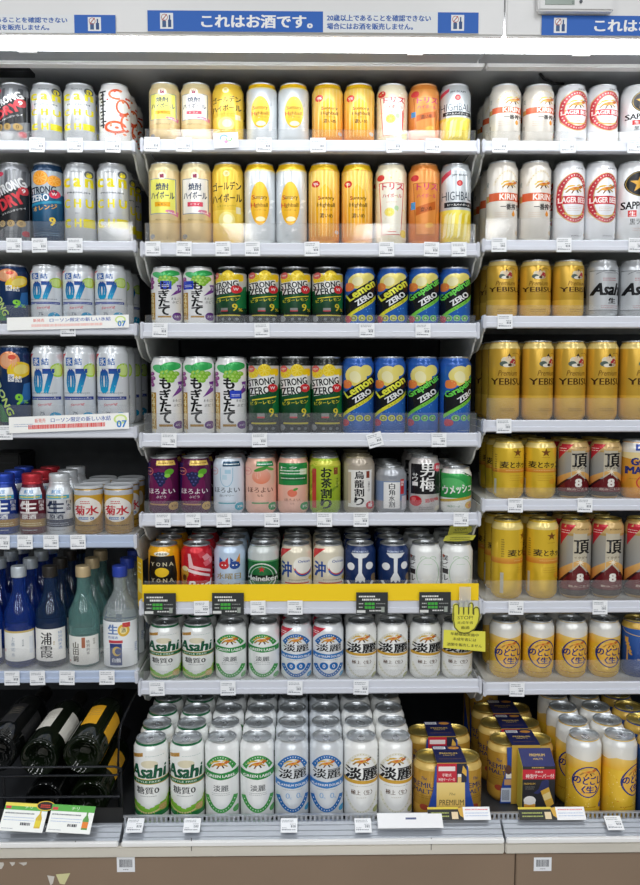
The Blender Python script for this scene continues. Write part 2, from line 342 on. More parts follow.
def d_07(A, H):
    for i in range(70): A.ell(random.uniform(-45, 45), random.uniform(.06, .9)*H, 1.0, 1.3, random.choice(['#d3dae2', '#f7f9fb', '#c5cfd9']), n=6)
    A.poly([(-36, .90*H), (-18, .905*H), (-34, .80*H)], '#d2383c'); A.ell(25, .70*H, 12, .085*H, '#b2db42'); A.ell(24, .70*H, 9, .065*H, '#d6ee92'); A.ell(-34, .70*H, 8, .08*H, '#f4c24a')
    A.rect(-19, -5, .755*H, .855*H, '#1f64b8'); A.text('氷', -12, .805*H, '#ffffff', w=11, h=.085*H, bold=.02); A.text('結', 5, .805*H, '#1f64b8', w=13, h=.085*H, bold=.02)
    A.lines(-14, 14, .715*H, 1, 2, '#7d8794'); A.text('0', -9, .56*H, '#1fb0dc', w=15, h=.285*H, bold=.06, c2='#2a3f9c'); A.text('7', 10, .56*H, '#1fb0dc', w=16, h=.285*H, bold=.06, c2='#2a3f9c')
    A.lines(-24, 24, .415*H, 1, 2, '#6b7683', th=1.2); A.rect(-28, 28, .335*H, .375*H, '#3a4a9a'); A.lines(-26, 26, .35*H, 1, 2, '#dfe6f6', th=1.0)
    A.text('Strong', 2, .275*H, '#d6465a', w=26, h=7, rot=8, shear=.3); A.text('7%', -2, .17*H, '#4a5564', w=9, h=6); A.ell(19, .13*H, 8.5, 8.5, '#2aa5d6'); A.text('7', 19, .13*H, '#fff', h=5)
def d_hstrong(A, H):
    A.ell(-4, .82*H, 19, .11*H, '#f3a06e'); A.ell(-4, .82*H, 15, .085*H, '#f6b78c'); A.ell(2, .86*H, 7, .03*H, '#e8604a'); A.ell(12, .70*H, 20, .10*H, '#f2cf2e', rot=25)
    A.ell(16, .71*H, 12, .06*H, '#f7e27a', rot=25); A.text('STRONG', -20, .42*H, '#b7dd4a', w=.58*H, h=12, rot=-68, bold=.03, c2='#e8f2c0')
    A.rect(-6, 5, .56*H, .65*H, '#f4f6f8'); A.text('氷', -.5, .605*H, '#173a6a', w=9, h=.075*H); A.text('結', 12, .59*H, '#ffffff', w=11, h=.08*H); A.poly([(14, .28*H), (32, .34*H), (32, .55*H), (20, .53*H)], '#2f6fb0')
    A.text('9', 12, .34*H, '#8fdc4a', w=11, h=.13*H, bold=.04); A.text('%', 22, .31*H, '#8fdc4a', h=7); A.poly([(-36, .06*H), (-4, .06*H), (-20, .28*H), (-36, .32*H)], '#3a8a4a')
def d_canchu(A, H):
    A.rect(-104, 104, .90*H, .965*H, '#b4b8bc'); A.text('PREMIUM', 0, .885*H, '#6b7076', w=20, h=3)
    for row, v in (('can', .755), ('CHU', .505), ('cHI', .265)):
        for ch, u in zip(row, (-19, 1, 21)): A.text(ch, u, v*H, '#e3d51f', w=11, h=.10*H, bold=.045)
    A.text('PREMIUM', 2, .635*H, '#565b61', w=40, h=3.2, bold=.02); A.text('ZERO', 0, .385*H, '#8a8f95', w=8, h=3)
    for i in range(8): A.rect(-2+i*.6, -1.8+i*.6, .1*H, .85*H, '#aeb3b8') if i % 4 == 0 else None
    A.ell(21, .86*H, 7.5, 7.5, '#5d6265'); A.ell(21, .85*H, 4.5, 5.2, '#f0df2a')
def d_strongdry(A, H):
    for i in range(7): A.poly([(-46+i*14, .06*H), (-40+i*14, .06*H), (-30+i*14, .9*H), (-36+i*14, .9*H)], '#a9acb0' if i % 2 else '#5a5d62')
    A.poly([(-45, .02*H+20), (45, .22*H+20), (45, .64*H+20), (-45, .44*H+20)], '#24262a')
    A.text('STRONG', -2, .70*H, '#e6e8ea', w=56, h=.115*H, rot=24, bold=.04); A.text('DRY', 0, .53*H, '#d23a44', w=44, h=.14*H, rot=24, bold=.05)
    A.ell(22, .66*H, 8.5, 8.5, '#c9404a'); A.text('9', 22, .66*H, '#fff', h=8); A.text('ストロングドライ', 4, .41*H, '#e8e8e8', w=44, h=4, rot=20)
    for u in (-17, 0, 17): A.ell(u, .26*H, 7, 7, '#b99a5e'); A.text('0', u, .26*H, '#5a4620', h=7)
    A.ell(-20, .86*H, 9, 5, '#d83f5c'); A.ell(24, .14*H, 6, 6, '#c43f48'); A.lines(-20, 18, .16*H, 2, 4, '#5b5e62', th=1.2)
def d_szorange(A, H):
    A.rect(-104, 104, .62*H, .9*H, '#a8b4bc'); lemon(A, -6, .81*H, 15, '#f09a22', '#f7b95a'); lemon(A, 18, .78*H, 11, '#f09a22', '#f7b95a')
    A.rect(-104, 104, .05*H, .62*H, '#163352', '#1d5f86'); A.text('STRONG', -3, .665*H, '#1c2c40', w=48, h=.085*H, rot=4, bold=.03); A.text('ZERO', -8, .57*H, '#e8eef2', w=34, h=.08*H, rot=4, bold=.03)
    A.ell(18, .62*H, 8.5, 8.5, '#dc3450'); A.text('W', 18, .62*H, '#ffffff', w=8, h=6); A.text('オレンジ', 0, .455*H, '#eeb63c', w=44, h=8*A.k, rot=8, bold=.02); A.text('9', 14, .285*H, '#f0cf3a', w=9, h=.10*H, bold=.03)
    A.poly([(-30, .50*H), (28, .55*H), (28, .52*H), (-30, .47*H)], '#2a92b8'); A.lines(-24, 24, .14*H, 2, 4, '#6f8ea8', th=1.3)
def d_redswirl(A, H):
    for u, v, a, b, t in ((6, .80, 16, 11, 4.5), (16, .60, 13, 16, 4), (2, .26, 20, 13, 5), (20, .34, 9, 18, 4)): A.ring(u, v*H, a, b, t, '#dd5a2c', random.randint(0, 90), random.randint(240, 340))
    for i in range(16): A.ell(random.uniform(-14, 32), random.uniform(.1, .9)*H, random.uniform(1.5, 4), random.uniform(1.5, 4), random.choice(['#e2663a', '#d2483c', '#ee8a5a']), n=10)
    for i in range(11): A.rect(-26+(i % 2)*2, -14-(i % 3)*3, (.84-i*.055)*H, (.865-i*.055)*H, '#26262a')
    A.rect(-21.5, -18.5, .25*H, .86*H, '#26262a'); A.rect(-6, 8, .42*H, .46*H, '#cfd2d6')
def d_grape(A, H):
    A.ell(-6, .5*H, 26, .32*H, '#701a52'); A.poly([(-45, .2*H), (-26, .2*H), (-20, .9*H), (-45, .9*H)], '#30205e')
    for u, v in ((-10, .70), (-3, .72), (4, .71), (10, .70), (-7, .645), (0, .65), (7, .645), (-3, .59), (4, .585), (0, .54)): A.ell(u, v*H, 5, 5, '#232452'); A.ell(u-1, v*H+1, 1.6, 1.6, '#4a4f8e')
    A.ell(15, .75*H, 8, 6, '#63ad2e', rot=30); A.ell(12, .69*H, 5, 4, '#8fce4a'); A.ring(-22, .76*H, 8, 8, 1.2, '#e07a6a'); A.text('NEW', -22, .76*H, '#f2b0a0', w=9, h=3.4)
    A.rect(-8, 25, .865*H, .945*H, '#e6c25e'); A.lines(-5, 22, .895*H, 1, 3, '#7a5a1c', th=1.8); A.text('ほろよい', 0, .42*H, '#f2e8ee', w=48, h=11); A.text('ぶどう', 0, .325*H, '#f2e8ee', w=19, h=5.4)
    A.rect(-22, 12, .18*H, .205*H, '#b78a52'); A.ell(22, .16*H, 8.5, 8.5, '#cfa75a'); A.text('3%', 22, .16*H, '#5a3a12', w=9, h=5)
def d_horo(A, H, kind):
    tx = '#4d5a66' if kind == 'w' else '#6a4238'
    if kind == 'g':
        A.rect(-26, 28, .52*H, .90*H, '#238a45'); A.text('トク', -6, .82*H, '#ffffff', w=30, h=5); A.lines(-23, 24, .76*H, 2, 6, '#f4fff4', th=2.2); A.rect(-23, 25, .60*H, .68*H, '#1c6e38'); A.lines(-21, 23, .63*H, 1, 5, '#e2f2e2', th=1.8); A.rect(14, 26, .70*H, .80*H, '#d9e8c8')
        A.ell(0, .385*H, 9, 8, '#ea7d62'); A.ell(6, .45*H, 5, 2.5, '#5aa24a', rot=25); A.text('ほろよい', 0, .27*H, tx, w=28, h=5.5); A.text('もも', 0, .205*H, tx, w=8, h=3.6)
    else:
        A.rect(-7, 24, .845*H, .93*H, '#1f4a66' if kind == 'w' else '#2b8c50'); A.lines(-5, 22, .875*H, 1, 3, '#e6f2f6', th=1.8); A.ring(-24, .76*H, 8, 8, 1.0, '#e58a96'); A.text('NEW', -24, .76*H, '#e06a7a', w=9, h=3)
        if kind == 'w':
            A.ring(0, .66*H, 12, 20, 1.2, '#8fc2de', 180, 360); A.rect(-12, -11, .66*H, .82*H, '#8fc2de'); A.rect(11, 12, .66*H, .82*H, '#8fc2de'); A.rect(-8, 1, .62*H, .70*H, '#c4e0f0'); A.rect(-3, 8, .72*H, .79*H, '#b4d8ec')
        else: A.ell(2, .67*H, 17, 15.5, '#ee8a68', '#f4b4a0'); A.ell(-4, .70*H, 5, 8, '#f7c4b0'); A.ell(2, .80*H, 14, 4, '#4f9a42', rot=18); A.ell(18, .80*H, 7, 3, '#6fb257', rot=-20)
        A.text('ほろよい', 0, .44*H, tx, w=46, h=11); A.text('白いサワー' if kind == 'w' else 'もも', 0, .345*H, tx, w=26 if kind == 'w' else 11, h=5); A.rect(-16, 16, .20*H, .225*H, '#58a8b8' if kind == 'w' else '#4c9a5c')
    A.ell(23, .15*H, 8.5, 8.5, '#3fb0cc' if kind == 'w' else '#2e9a58'); A.text('3%', 23, .15*H, '#ffffff', w=9, h=5)
def d_ocha(A, H):
    A.rect(-104, 104, .04*H, .9*H, '#8fae2a', '#b8c936')
    for i in range(24): A.ell(random.uniform(-45, 45), random.uniform(.06, .9)*H, 7, 2.4, random.choice(['#a6bf2e', '#7f9e26', '#c5d450']), rot=random.uniform(20, 70), n=10)
    A.rect(-104, 104, .845*H, .93*H, '#d8d850'); A.rect(-25, -18, .12*H, .80*H, '#c04038'); A.vtext('お茶割り', 0, .82*H, .165*H, '#1d2a16', w=19, step=.18*H, bold=.035); A.rect(14, 22, .70*H, .82*H, '#8a4a28'); A.vtext('宇治抹茶', 21, .64*H, 5, '#3a4a1a')
def d_oolong(A, H):
    A.rect(-104, 104, .08*H, .84*H, '#a89c8c', '#b5ab9c'); A.rect(-21, 22, .14*H, .78*H, '#f1efea'); A.vtext('烏龍割り', -1, .76*H, .135*H, '#1c1c20', step=.15*H, w=17, bold=.03); A.rect(-21, -16, .20*H, .74*H, '#c9b9a4')
    A.rect(12, 18, .64*H, .76*H, '#8a4030'); A.vtext('玉露仕上げ', 17, .58*H, 4, '#50484a'); A.ell(20, .17*H, 8.5, 8.5, '#cc2f3c'); A.text('新', 20, .17*H, '#ffffff', h=8); A.lines(-14, 16, .88*H, 1, 2, '#7d7468', th=1.3)
def d_mizu(A, H):
    A.rect(-104, 104, .30*H, .72*H, '#7b90b4'); A.rect(-16, 14, .14*H, .70*H, '#f2f2f0'); A.vtext('白角水割', -1, .68*H, .125*H, '#2c3038', step=.13*H, w=11, bold=.02); A.rect(15, 22, .44*H, .76*H, '#c83038'); A.vtext('国産', 18.5, .72*H, 5, '#ffffff'); A.ell(0, .80*H, 8, 4, '#8d9299'); A.rect(18, 32, .1*H, .4*H, '#cfd4da')
def d_otoko(A, H):
    A.rect(-26, 27, .36*H, .88*H, '#1c1a1e'); A.vtext('男梅', 3, .90*H, .24*H, '#f6f6f4', step=.25*H, w=26, bold=.025); A.vtext('サワー', -19, .72*H, 9, '#f6f6f4', step=9); A.ell(-18, .24*H, 11, 11, '#c8202e'); A.ell(-21, .27*H, 4, 4, '#e2686a')
    A.ell(23, .82*H, 9, 9, '#d2485a'); A.text('梅', 23, .82*H, '#ffffff', h=8); A.text('超旨味', 12, .26*H, '#c03a4a', w=26, h=8, rot=10, bold=.03); A.ell(24, .10*H, 6.5, 6.5, '#cfc6b0'); A.lines(-12, 16, .13*H, 2, 4, '#6a5a60', th=1.2)
def d_umesh(A, H):
    A.rect(-104, 104, .36*H, .88*H, '#2a9548', '#3aa854'); A.ell(-8, .66*H, 22, .12*H, '#5fc070', rot=-15); A.poly([(-45, .30*H), (45, .42*H), (45, .36*H), (-45, .24*H)], '#c9a63c'); A.poly([(2, .9*H), (45, .72*H), (45, .9*H)], '#f2f4f0'); A.poly([(12, .9*H), (45, .74*H), (45, .70*H), (5, .9*H)], '#1c6e36')
    A.text('ウメッシュ', 0, .55*H, '#f7f8f4', w=54, h=18, rot=8, bold=.04); A.ell(22, .20*H, 9, 8, '#e8b84a'); A.ell(25, .19*H, 5, 5, '#e4783a'); A.text('梅酒ソーダ', -8, .18*H, '#3a8a4c', w=22, h=4)
def d_yona(A, H):
    A.poly([(-24, .08*H), (24, .08*H), (26, .5*H), (22, .82*H), (-22, .82*H), (-26, .5*H)], '#1d1c1a'); A.ell(0, .86*H, 14, 5, '#f4f0dc'); A.text('よなよな', 0, .86*H, '#1a1a1a', w=20, h=5, bold=.03)
    for t, v in (('YONA', .68), ('YONA', .40)):
        for ch, u in zip(t, (-17, -6, 6, 17)): A.text(ch, u, v*H, '#d8cfae', w=7, h=8, bold=.02)
    A.ell(0, .54*H, 13, 10, '#f2c81e'); A.ell(0, .16*H, 24, .14*H, '#4d8a5c', n=30); A.ring(0, .10*H, 24, .16*H, 2, '#86b48c', 10, 170)
def d_bud(A, H):
    for i in range(9): 
        u = random.uniform(-6, 34); v = random.uniform(.45, .9)*H; A.poly([(u, v), (u+11, v+5), (u+4, v+15), (u-4, v+9)], random.choice(['#e86a76', '#f0a0a6', '#d8404e', '#b81828']))
    A.poly([(-12, .86*H), (-7, .86*H), (-2, .66*H), (28, .56*H), (28, .52*H), (-10, .62*H)], '#f2c4c8'); A.poly([(-16, .62*H), (26, .48*H), (26, .44*H), (-16, .56*H)], '#f7e0e2')
    A.ell(-20, .52*H, 9, 12, '#d7a33c'); A.ell(-18, .60*H, 6, 5, '#f4e6b0'); A.poly([(-27, .50*H), (-13, .50*H), (-16, .30*H), (-24, .30*H)], '#b8842c'); A.ell(-19, .44*H, 4, 6, '#5a3618'); A.rect(-25, -15, .08*H, .31*H, '#c9983c')
    A.text('Bud', 9, .31*H, '#ffffff', w=46, h=20, bold=.03, shear=.35, rot=4)
def d_cat(A, H):
    A.ell(-8, .66*H, 9.5, 8.5, '#cc2f34'); A.poly([(-17, .68*H), (-16, .80*H), (-10, .74*H)], '#2f5ca4'); A.poly([(-6, .74*H), (0, .80*H), (0, .68*H)], '#cc2f34'); A.ell(12, .66*H, 9.5, 8.5, '#2b4f9a'); A.poly([(14, .73*H), (21, .86*H), (21, .67*H)], '#e2953a'); A.poly([(4, .70*H), (4, .80*H), (10, .74*H)], '#2b4f9a')
    for u in (-11, -5, 9, 15): A.ell(u, .66*H, 1.5, 1.5, '#f6f8fa', n=10)
    A.text('水曜日', 0, .47*H, '#a8904a', w=44, h=13); A.text('のネコ', 0, .30*H, '#a8904a', w=42, h=13); A.lines(-14, 14, .325*H, 1, 3, '#8fa2bc')
def d_heine(A, H):
    A.rect(-104, 104, .74*H, .97*H, '#cfd6d4'); A.rect(-104, 104, .715*H, .74*H, '#5fa36c'); A.ell(0, .46*H, 27, .235*H, '#dfe8e0', n=34); A.ell(0, .46*H, 25, .215*H, '#1d7038', n=34); A.ring(0, .46*H, 21, .18*H, 1.5, '#a8cdb0')
    A.star(0, .585*H, 7, '#c62a2e'); A.rect(-33, 33, .375*H, .485*H, '#16291d'); A.text('Heineken', 0, .43*H, '#f4f8f4', w=58, h=10.5, bold=.03); A.rect(-14, 14, .10*H, .27*H, '#dfe8e0'); A.lines(-11, 11, .20*H, 3, 4, '#1d7038', th=1.3)
def d_orion(A, H):
    A.poly([(-32, .92*H), (-8, .94*H), (-32, .74*H)], '#cf3a3e'); A.text('沖', -17, .58*H, '#2b4f9c', w=19, h=.26*H, bold=.04); A.ell(14, .66*H, 18, .14*H, '#f6f4ec'); A.text('Orion', 15, .72*H, '#2c55a4', w=20, h=6, bold=.02)
    A.ring(14, .68*H, 19, .20*H, 3.2, '#cf3a3e', 200, 330); A.ring(14, .66*H, 19, .20*H, 3.2, '#2b66b4', 210, 340); A.rect(-20, 24, .33*H, .355*H, '#c24a44'); A.text('縄', 12, .20*H, '#2b4a94', w=20, h=.2*H, bold=.04)
    A.ell(-20, .22*H, 9, 8, '#c84a42'); A.lines(-12, 22, .395*H, 1, 3, '#6a6458', th=1.2); A.ell(28, .42*H, 5, 5, '#d2b45a')
def d_ogre(A, H):
    A.text('INDIA PALE ALE', 0, .885*H, '#c8d4e8', w=30, h=3.5); A.poly([(-17, .86*H), (17, .86*H), (11, .79*H), (3.6, .77*H), (3.2, .52*H), (9, .42*H), (8.5, .35*H), (4, .385*H), (0, .34*H), (-4, .385*H), (-8.5, .35*H), (-9, .42*H), (-3.2, .52*H), (-3.6, .77*H), (-11, .79*H)], '#e8ecf0')
    A.ell(-17, .625*H, 6.6, 8, '#f2f4f6'); A.ell(17, .64*H, 6.6, 8, '#f2f4f6'); A.ring(0, .44*H, 27, .23*H, 4.5, '#e8ecf0', 200, 340); A.ell(25, .43*H, 5, 8, '#8a7458'); A.ell(28, .36*H, 4, 5, '#a08a68')
def d_frog(A, H):
    A.ring(4, .50*H, 21, .28*H, .9, '#a8d4a6'); A.ring(-4, .76*H, 6, 5, .9, '#a8d4a6', 20, 200); A.ring(13, .76*H, 6, 5, .9, '#a8d4a6', -20, 160); A.rect(-104, 104, .04*H, .14*H, '#f2ccc4', '#f0e0dc')
    for i in range(9): A.ring(-14+i*5, .24*H+random.uniform(-3, 3), 2.5, 2.2, .8, '#8fc490')
    A.ell(-28, .78*H, 3.5, 3.5, '#d8654a'); A.vtext('僕ビール', -25, .80*H, 12, '#3a3638', step=14); A.lines(-4, 12, .66*H, 1, 3, '#a8d4a6')
def d_asahi(A, H):
    A.rect(-104, 104, H-7, H-3, '#1f6a44'); A.poly([(-26, .83*H), (-6, .88*H), (-6, .83*H), (-26, .78*H)], '#c0924a'); A.text('クリア', -15, .83*H, '#8a5a1c', w=15, h=4, rot=12); A.lines(-2, 26, .83*H, 1, 3, '#9ab8b4'); A.ell(4, .73*H, 14, .05*H, '#e0d8bc')
    A.text('Asahi', 0, .63*H, '#16573c', w=60, h=.165*H, bold=.045, shear=.15); A.rect(-104, 104, .465*H, .535*H, '#c9ac5e'); A.rect(-104, 104, .475*H, .525*H, '#1d6a42'); A.text('STYLE FREE', 0, .50*H, '#dcead8', w=42, h=3.4)
    A.text('糖質0', 0, .385*H, '#46484a', w=38, h=.095*H, bold=.02); A.lines(-12, 16, .305*H, 1, 3, '#7c8488', th=1)
    for i in range(-6, 7):
        u = i*8; A.poly([(u-4, .04*H), (u+4, .04*H), (u+4, .14*H+abs(u)*.16*H/45), (u-4, .14*H+abs(u-4)*.16*H/45)], '#5aa83c', '#8cc63e')
    A.ring(0, .34*H, 38, .26*H, 3, '#d8c98a', 195, 345); A.rect(-104, 104, .04*H, .10*H, '#2a7a44'); A.ell(25, .15*H, 6.5, 6.5, '#c9a86a')
def d_green(A, H):
    arcband(A, 0, .46*H, 31, .38*H, 8, '#3f9a4c', 35, 145); kirin(A, 0, .715*H, 1.35); A.poly([(-34, .545*H), (0, .515*H), (34, .545*H), (34, .635*H), (0, .605*H), (-34, .635*H)], '#2f8f46'); A.text('GREEN LABEL', 0, .565*H, '#ffffff', w=48, h=5.2, bold=.02)
    A.text('淡麗', 0, .405*H, '#5a6064', w=25, h=.085*H, bold=.02); A.lines(-15, 15, .335*H, 2, 3.5, '#9aa0a2', th=.9); arcband(A, 0, .42*H, 31, .34*H, 8, '#4aa352', 205, 335); A.ell(26, .10*H, 6.5, 6.5, '#62ad66')
def d_plat(A, H, promo=False):
    if promo: A.poly([(-36, .93*H), (-6, .93*H), (-36, .70*H)], '#cc3346'); A.lines(-33, -18, .86*H, 2, 4, '#fff', th=1.2)
    arcband(A, 0, .46*H, 31, .38*H, 7.5, '#2f6fb4', 35, 145); kirin(A, 0, .715*H, 1.2); A.text('淡麗', 0, .59*H, '#24282c', w=46, h=.13*H, bold=.025)
    A.poly([(-33, .42*H), (0, .395*H), (33, .42*H), (33, .505*H), (0, .48*H), (-33, .505*H)], '#3a7cc0'); A.text('PLATINUM DOUBLE', 0, .44*H, '#ffffff', w=50, h=4.4, bold=.01)
    if promo:
        for u in (-9, 9): A.ell(u, .27*H, 8, 8, '#2a6fb8'); A.text('0', u, .27*H, '#ffffff', h=8)
    else:
        for u in (-9, 9): A.text('0', u, .30*H, '#8fb0d8', h=11); A.text('%', u+5, .27*H, '#8fb0d8', h=4)
    A.lines(-16, 16, .375*H, 1, 3, '#9a9c9e'); arcband(A, 0, .42*H, 31, .34*H, 7.5, '#2f6fb4', 205, 335); A.ell(26, .10*H, 6, 6, '#3f9ac8')
def d_tanrei(A, H):
    arcband(A, 0, .46*H, 31, .40*H, 5, '#eceadf', 20, 160, dots='#c9bf86'); kirin(A, 0, .735*H, 1.35); A.text('淡麗', 0, .58*H, '#1d1f22', w=54, h=.165*H, bold=.03)
    A.poly([(-34, .455*H), (34, .445*H), (34, .485*H), (-34, .505*H)], '#d3a53c'); A.lines(-20, 20, .415*H, 1, 3, '#a8a498'); A.text('極上〈生〉', 0, .335*H, '#5c3c24', w=36, h=.065*H, bold=.02); A.lines(-9, 9, .265*H, 1, 3, '#a89c80')
    arcband(A, 0, .42*H, 31, .36*H, 5, '#eceadf', 200, 340, dots='#b9bf8a'); A.ell(25, .08*H, 6, 6, '#a9ad72')
def d_ichiban(A, H):
    arcband(A, 2, .52*H, 30, .36*H, 4, '#e6dcc8', 30, 150, dots='#cdb478'); kirin(A, 6, .70*H, 1.35); A.rect(-30, 36, .505*H, .605*H, '#d9623a'); A.text('KIRIN', 4, .555*H, '#fff0e6', w=34, h=.07*H, bold=.03)
    A.text('一番搾り', 8, .435*H, '#2c2a2a', w=38, h=.075*H, bold=.03); A.ell(14, .345*H, 3.4, 4.6, '#e49a3a'); A.poly([(11, .355*H), (17, .355*H), (14, .395*H)], '#e49a3a'); A.lines(-20, 2, .36*H, 3, 4, '#d8b89a'); A.ell(24, .12*H, 5.5, 5.5, '#e0c6a6'); A.rect(-42, -34, .1*H, .32*H, '#b9b3aa'); A.rect(-45, -30, .50*H, .58*H, '#c9a05a'); A.text('麦', -36, .72*H, '#7a8a8a', h=10)
def d_lager(A, H):
    b = .325*H if H < 140 else .30*H; v = .545*H
    A.text('KIRIN', 8, .905*H, '#5a6068', w=14, h=3.4); A.ring(0, v, 31.5, b+1.5, 1.4, '#d8b86a'); A.ring(0, v, 30, b, 8, '#c43a46')
    for i in range(34):
        q = 2*math.pi*i/34; A.ell(26*math.cos(q), v+(b-4)*math.sin(q), 1.0, 1.4, '#f6e4dc', n=7)
    A.ring(0, v, 21.8, b-8.2, 1.0, '#d8b86a'); kirin(A, 0, v+.10*H, 1.45); A.rect(-31, 31, v-.075*H, v+.025*H, '#c8333f'); A.text('LAGER BEER', 0, v-.025*H, '#fff2ee', w=52, h=.065*H, bold=.03); A.lines(-13, 13, v-.115*H, 3, 3.5, '#c9a27a'); A.ring(0, v-.16*H, 20, .07*H, 2.6, '#d8b45c', 200, 340); A.text('KIRIN', 4, .08*H, '#7c8088', w=18, h=2.4); A.ell(27, .10*H, 5, 5, '#c8a47a')
def d_sapporo(A, H):
    v = .72*H if H > 140 else .70*H; r = 26 if H > 140 else 22
    A.ell(2, v, r, r, '#15161a'); A.ring(2, v, r-1.5, r-1.5, .9, '#b89a4a'); A.star(2, v, r*.74, '#d9a23a'); A.text('SAPPORO', 2, .455*H, '#17181c', w=58, h=.09*H, bold=.03)
    A.rect(-18, -4, .315*H, .395*H, '#d23a38'); A.text('生', -11, .355*H, '#fff', h=.06*H); A.text('黒ラベル', 4, .255*H, '#2a2a2e', w=38, h=.075*H, bold=.02); A.text('ビール', 12, .355*H, '#d23a38', w=18, h=.045*H); A.lines(-10, 16, .17*H, 2, 4, '#d8a08a')
def d_yebisu(A, H):
    A.rect(-104, 104, .905*H, .97*H, '#ecd588'); A.rect(-104, 104, .04*H, .32*H, '#d9ac42', '#e0b648'); k = A.k*1.2
    A.ell(-4*k, .745*H, 5*k, 6.5*k, '#efe6cc', rot=20); A.ell(5*k, .75*H, 3.4*k, 7*k, '#d8c49a', rot=-25); A.ell(0, .70*H, 10*k, 3*k, '#c8bfa0'); A.ell(-6*k, .715*H, 5*k, 4*k, '#5a6a62'); A.ell(6*k, .735*H, 4*k, 5*k, '#b0303a'); A.ell(0, .775*H, 4.4*k, 4*k, '#f0d8b8'); A.poly([(-3*k, .79*H), (1*k, .845*H), (4*k, .79*H)], '#3a2f28'); A.ell(-2*k, .695*H, 5*k, 2.6*k, '#f6f0e0'); A.ring(9*k, .79*H, 8*k, 7*k, .8, '#6a4a20', -20, 120); A.ell(2*k, .70*H, 2.6*k, 2*k, '#4a3a30')
    A.text('Premium', 0, .60*H, '#7a5418', w=36, h=8*k, shear=.3, bold=.01); A.text('YEBISU', 0, .495*H, '#43260c', w=56, h=.082*H, bold=.022); A.lines(-22, 22, .44*H, 1, 3, '#a27a30'); A.lines(-18, 18, .40*H, 1, 3, '#b08838'); A.lines(-14, 14, .15*H, 2, 4, '#8a6422', th=1.1)
def d_superdry(A, H):
    A.rect(-30, 36, .14*H, .82*H, '#50545a'); A.rect(-29, 35, .15*H, .81*H, '#c6cace'); A.ring(3, .70*H, 26, 14, 1, '#5a5e64', 30, 150); A.text('Asahi', 4, .50*H, '#141518', w=60, h=.20*H, bold=.045, shear=.3); A.lines(-8, 18, .68*H, 2, 4, '#b8606a', th=1.4); A.text('生', 10, .305*H, '#1a1a1c', w=14, h=11, bold=.05); A.lines(-10, 24, .21*H, 2, 4, '#b06a6c', th=1.2); A.lines(-6, 18, .77*H, 1, 4, '#6a6e74', th=1.4)
def d_mugi(A, H):
    A.rect(-104, 104, .88*H, .965*H, '#efd98a'); A.star(0, .80*H, 9.5, '#7a4a1c'); A.lines(-8, 8, .715*H, 1, 2, '#8a6420'); A.text('麦とホップ', 2, .59*H, '#3a2c14', w=58, h=14, bold=.03)
    A.rect(-104, 104, .455*H, .525*H, '#d0802a', '#e0a23a'); A.lines(-20, 20, .49*H, 1, 3, '#f2d08a'); A.lines(-14, 16, .40*H, 3, 5, '#a67c22'); A.ell(14, .30*H, 7, 6, '#d99e2a'); A.rect(-46, -37, .08*H, .34*H, '#c8c4b4'); A.lines(-20, 24, .10*H, 1, 3, '#a67c22')
    A.lines(-44, -36, .75*H, 8, 5, '#7a6a2c', th=2.2)
def d_itadaki(A, H):
    A.rect(-104, 104, .30*H, .80*H, '#8f9294', '#a9a294'); A.rect(-12, 14, .30*H, .84*H, '#c6bda8'); A.rect(-104, 104, .83*H, .965*H, '#cfae74'); A.poly([(-36, .94*H), (-8, .94*H), (-36, .66*H)], '#c62c3a'); A.lines(-33, -18, .86*H, 2, 5, '#f4d8d8', th=1.4)
    A.text('KIRIN', 6, .885*H, '#6a5630', w=22, h=3); A.text('頂', 4, .665*H, '#1c1a1a', w=28, h=29, bold=.03); A.text('イタダキ', 3, .53*H, '#6a6050', w=26, h=5)
    A.rect(-104, 104, .04*H, .34*H, '#3a1a1c'); A.poly([(-45, .18*H), (0, .46*H), (45, .18*H), (45, .34*H), (14, .46*H), (0, .50*H), (-14, .46*H), (-45, .34*H)], '#c9803a', '#e2b46a'); A.poly([(-45, .12*H), (45, .12*H), (0, .44*H)], '#6a1c20'); A.star(2, .47*H, 9, '#fbf0d8', n=8, q=.25)
    A.text('8', 2, .275*H, '#f8f4ec', w=11, h=17, bold=.05); A.text('飲みごたえ', 2, .165*H, '#d8c4b4', w=40, h=5.2); A.rect(-104, 104, .04*H, .11*H, '#4a3d34')
def d_goldm(A, H):
    A.rect(-104, 104, .80*H, .965*H, '#e9e6de'); A.rect(-12, 20, .83*H, .94*H, '#2a4aa0'); A.text('麦', 4, .885*H, '#fff', h=8); A.poly([(-45, .80*H), (45, .80*H), (45, .72*H), (0, .66*H), (-45, .72*H)], '#f2dca0'); A.text('GOLD', 6, .64*H, '#2a3478', w=48, h=.125*H, bold=.05); A.text('MASTER', 6, .49*H, '#2a3478', w=62, h=.125*H, bold=.05)
    A.ring(8, .28*H, 18, 16, 2.4, '#c9403a', 60, 300); A.text('6', 8, .26*H, '#c9322e', w=14, h=.18*H, bold=.04); A.text('%', 22, .22*H, '#c9322e', h=8); A.lines(-20, 0, .34*H, 1, 3, '#8a5a24')
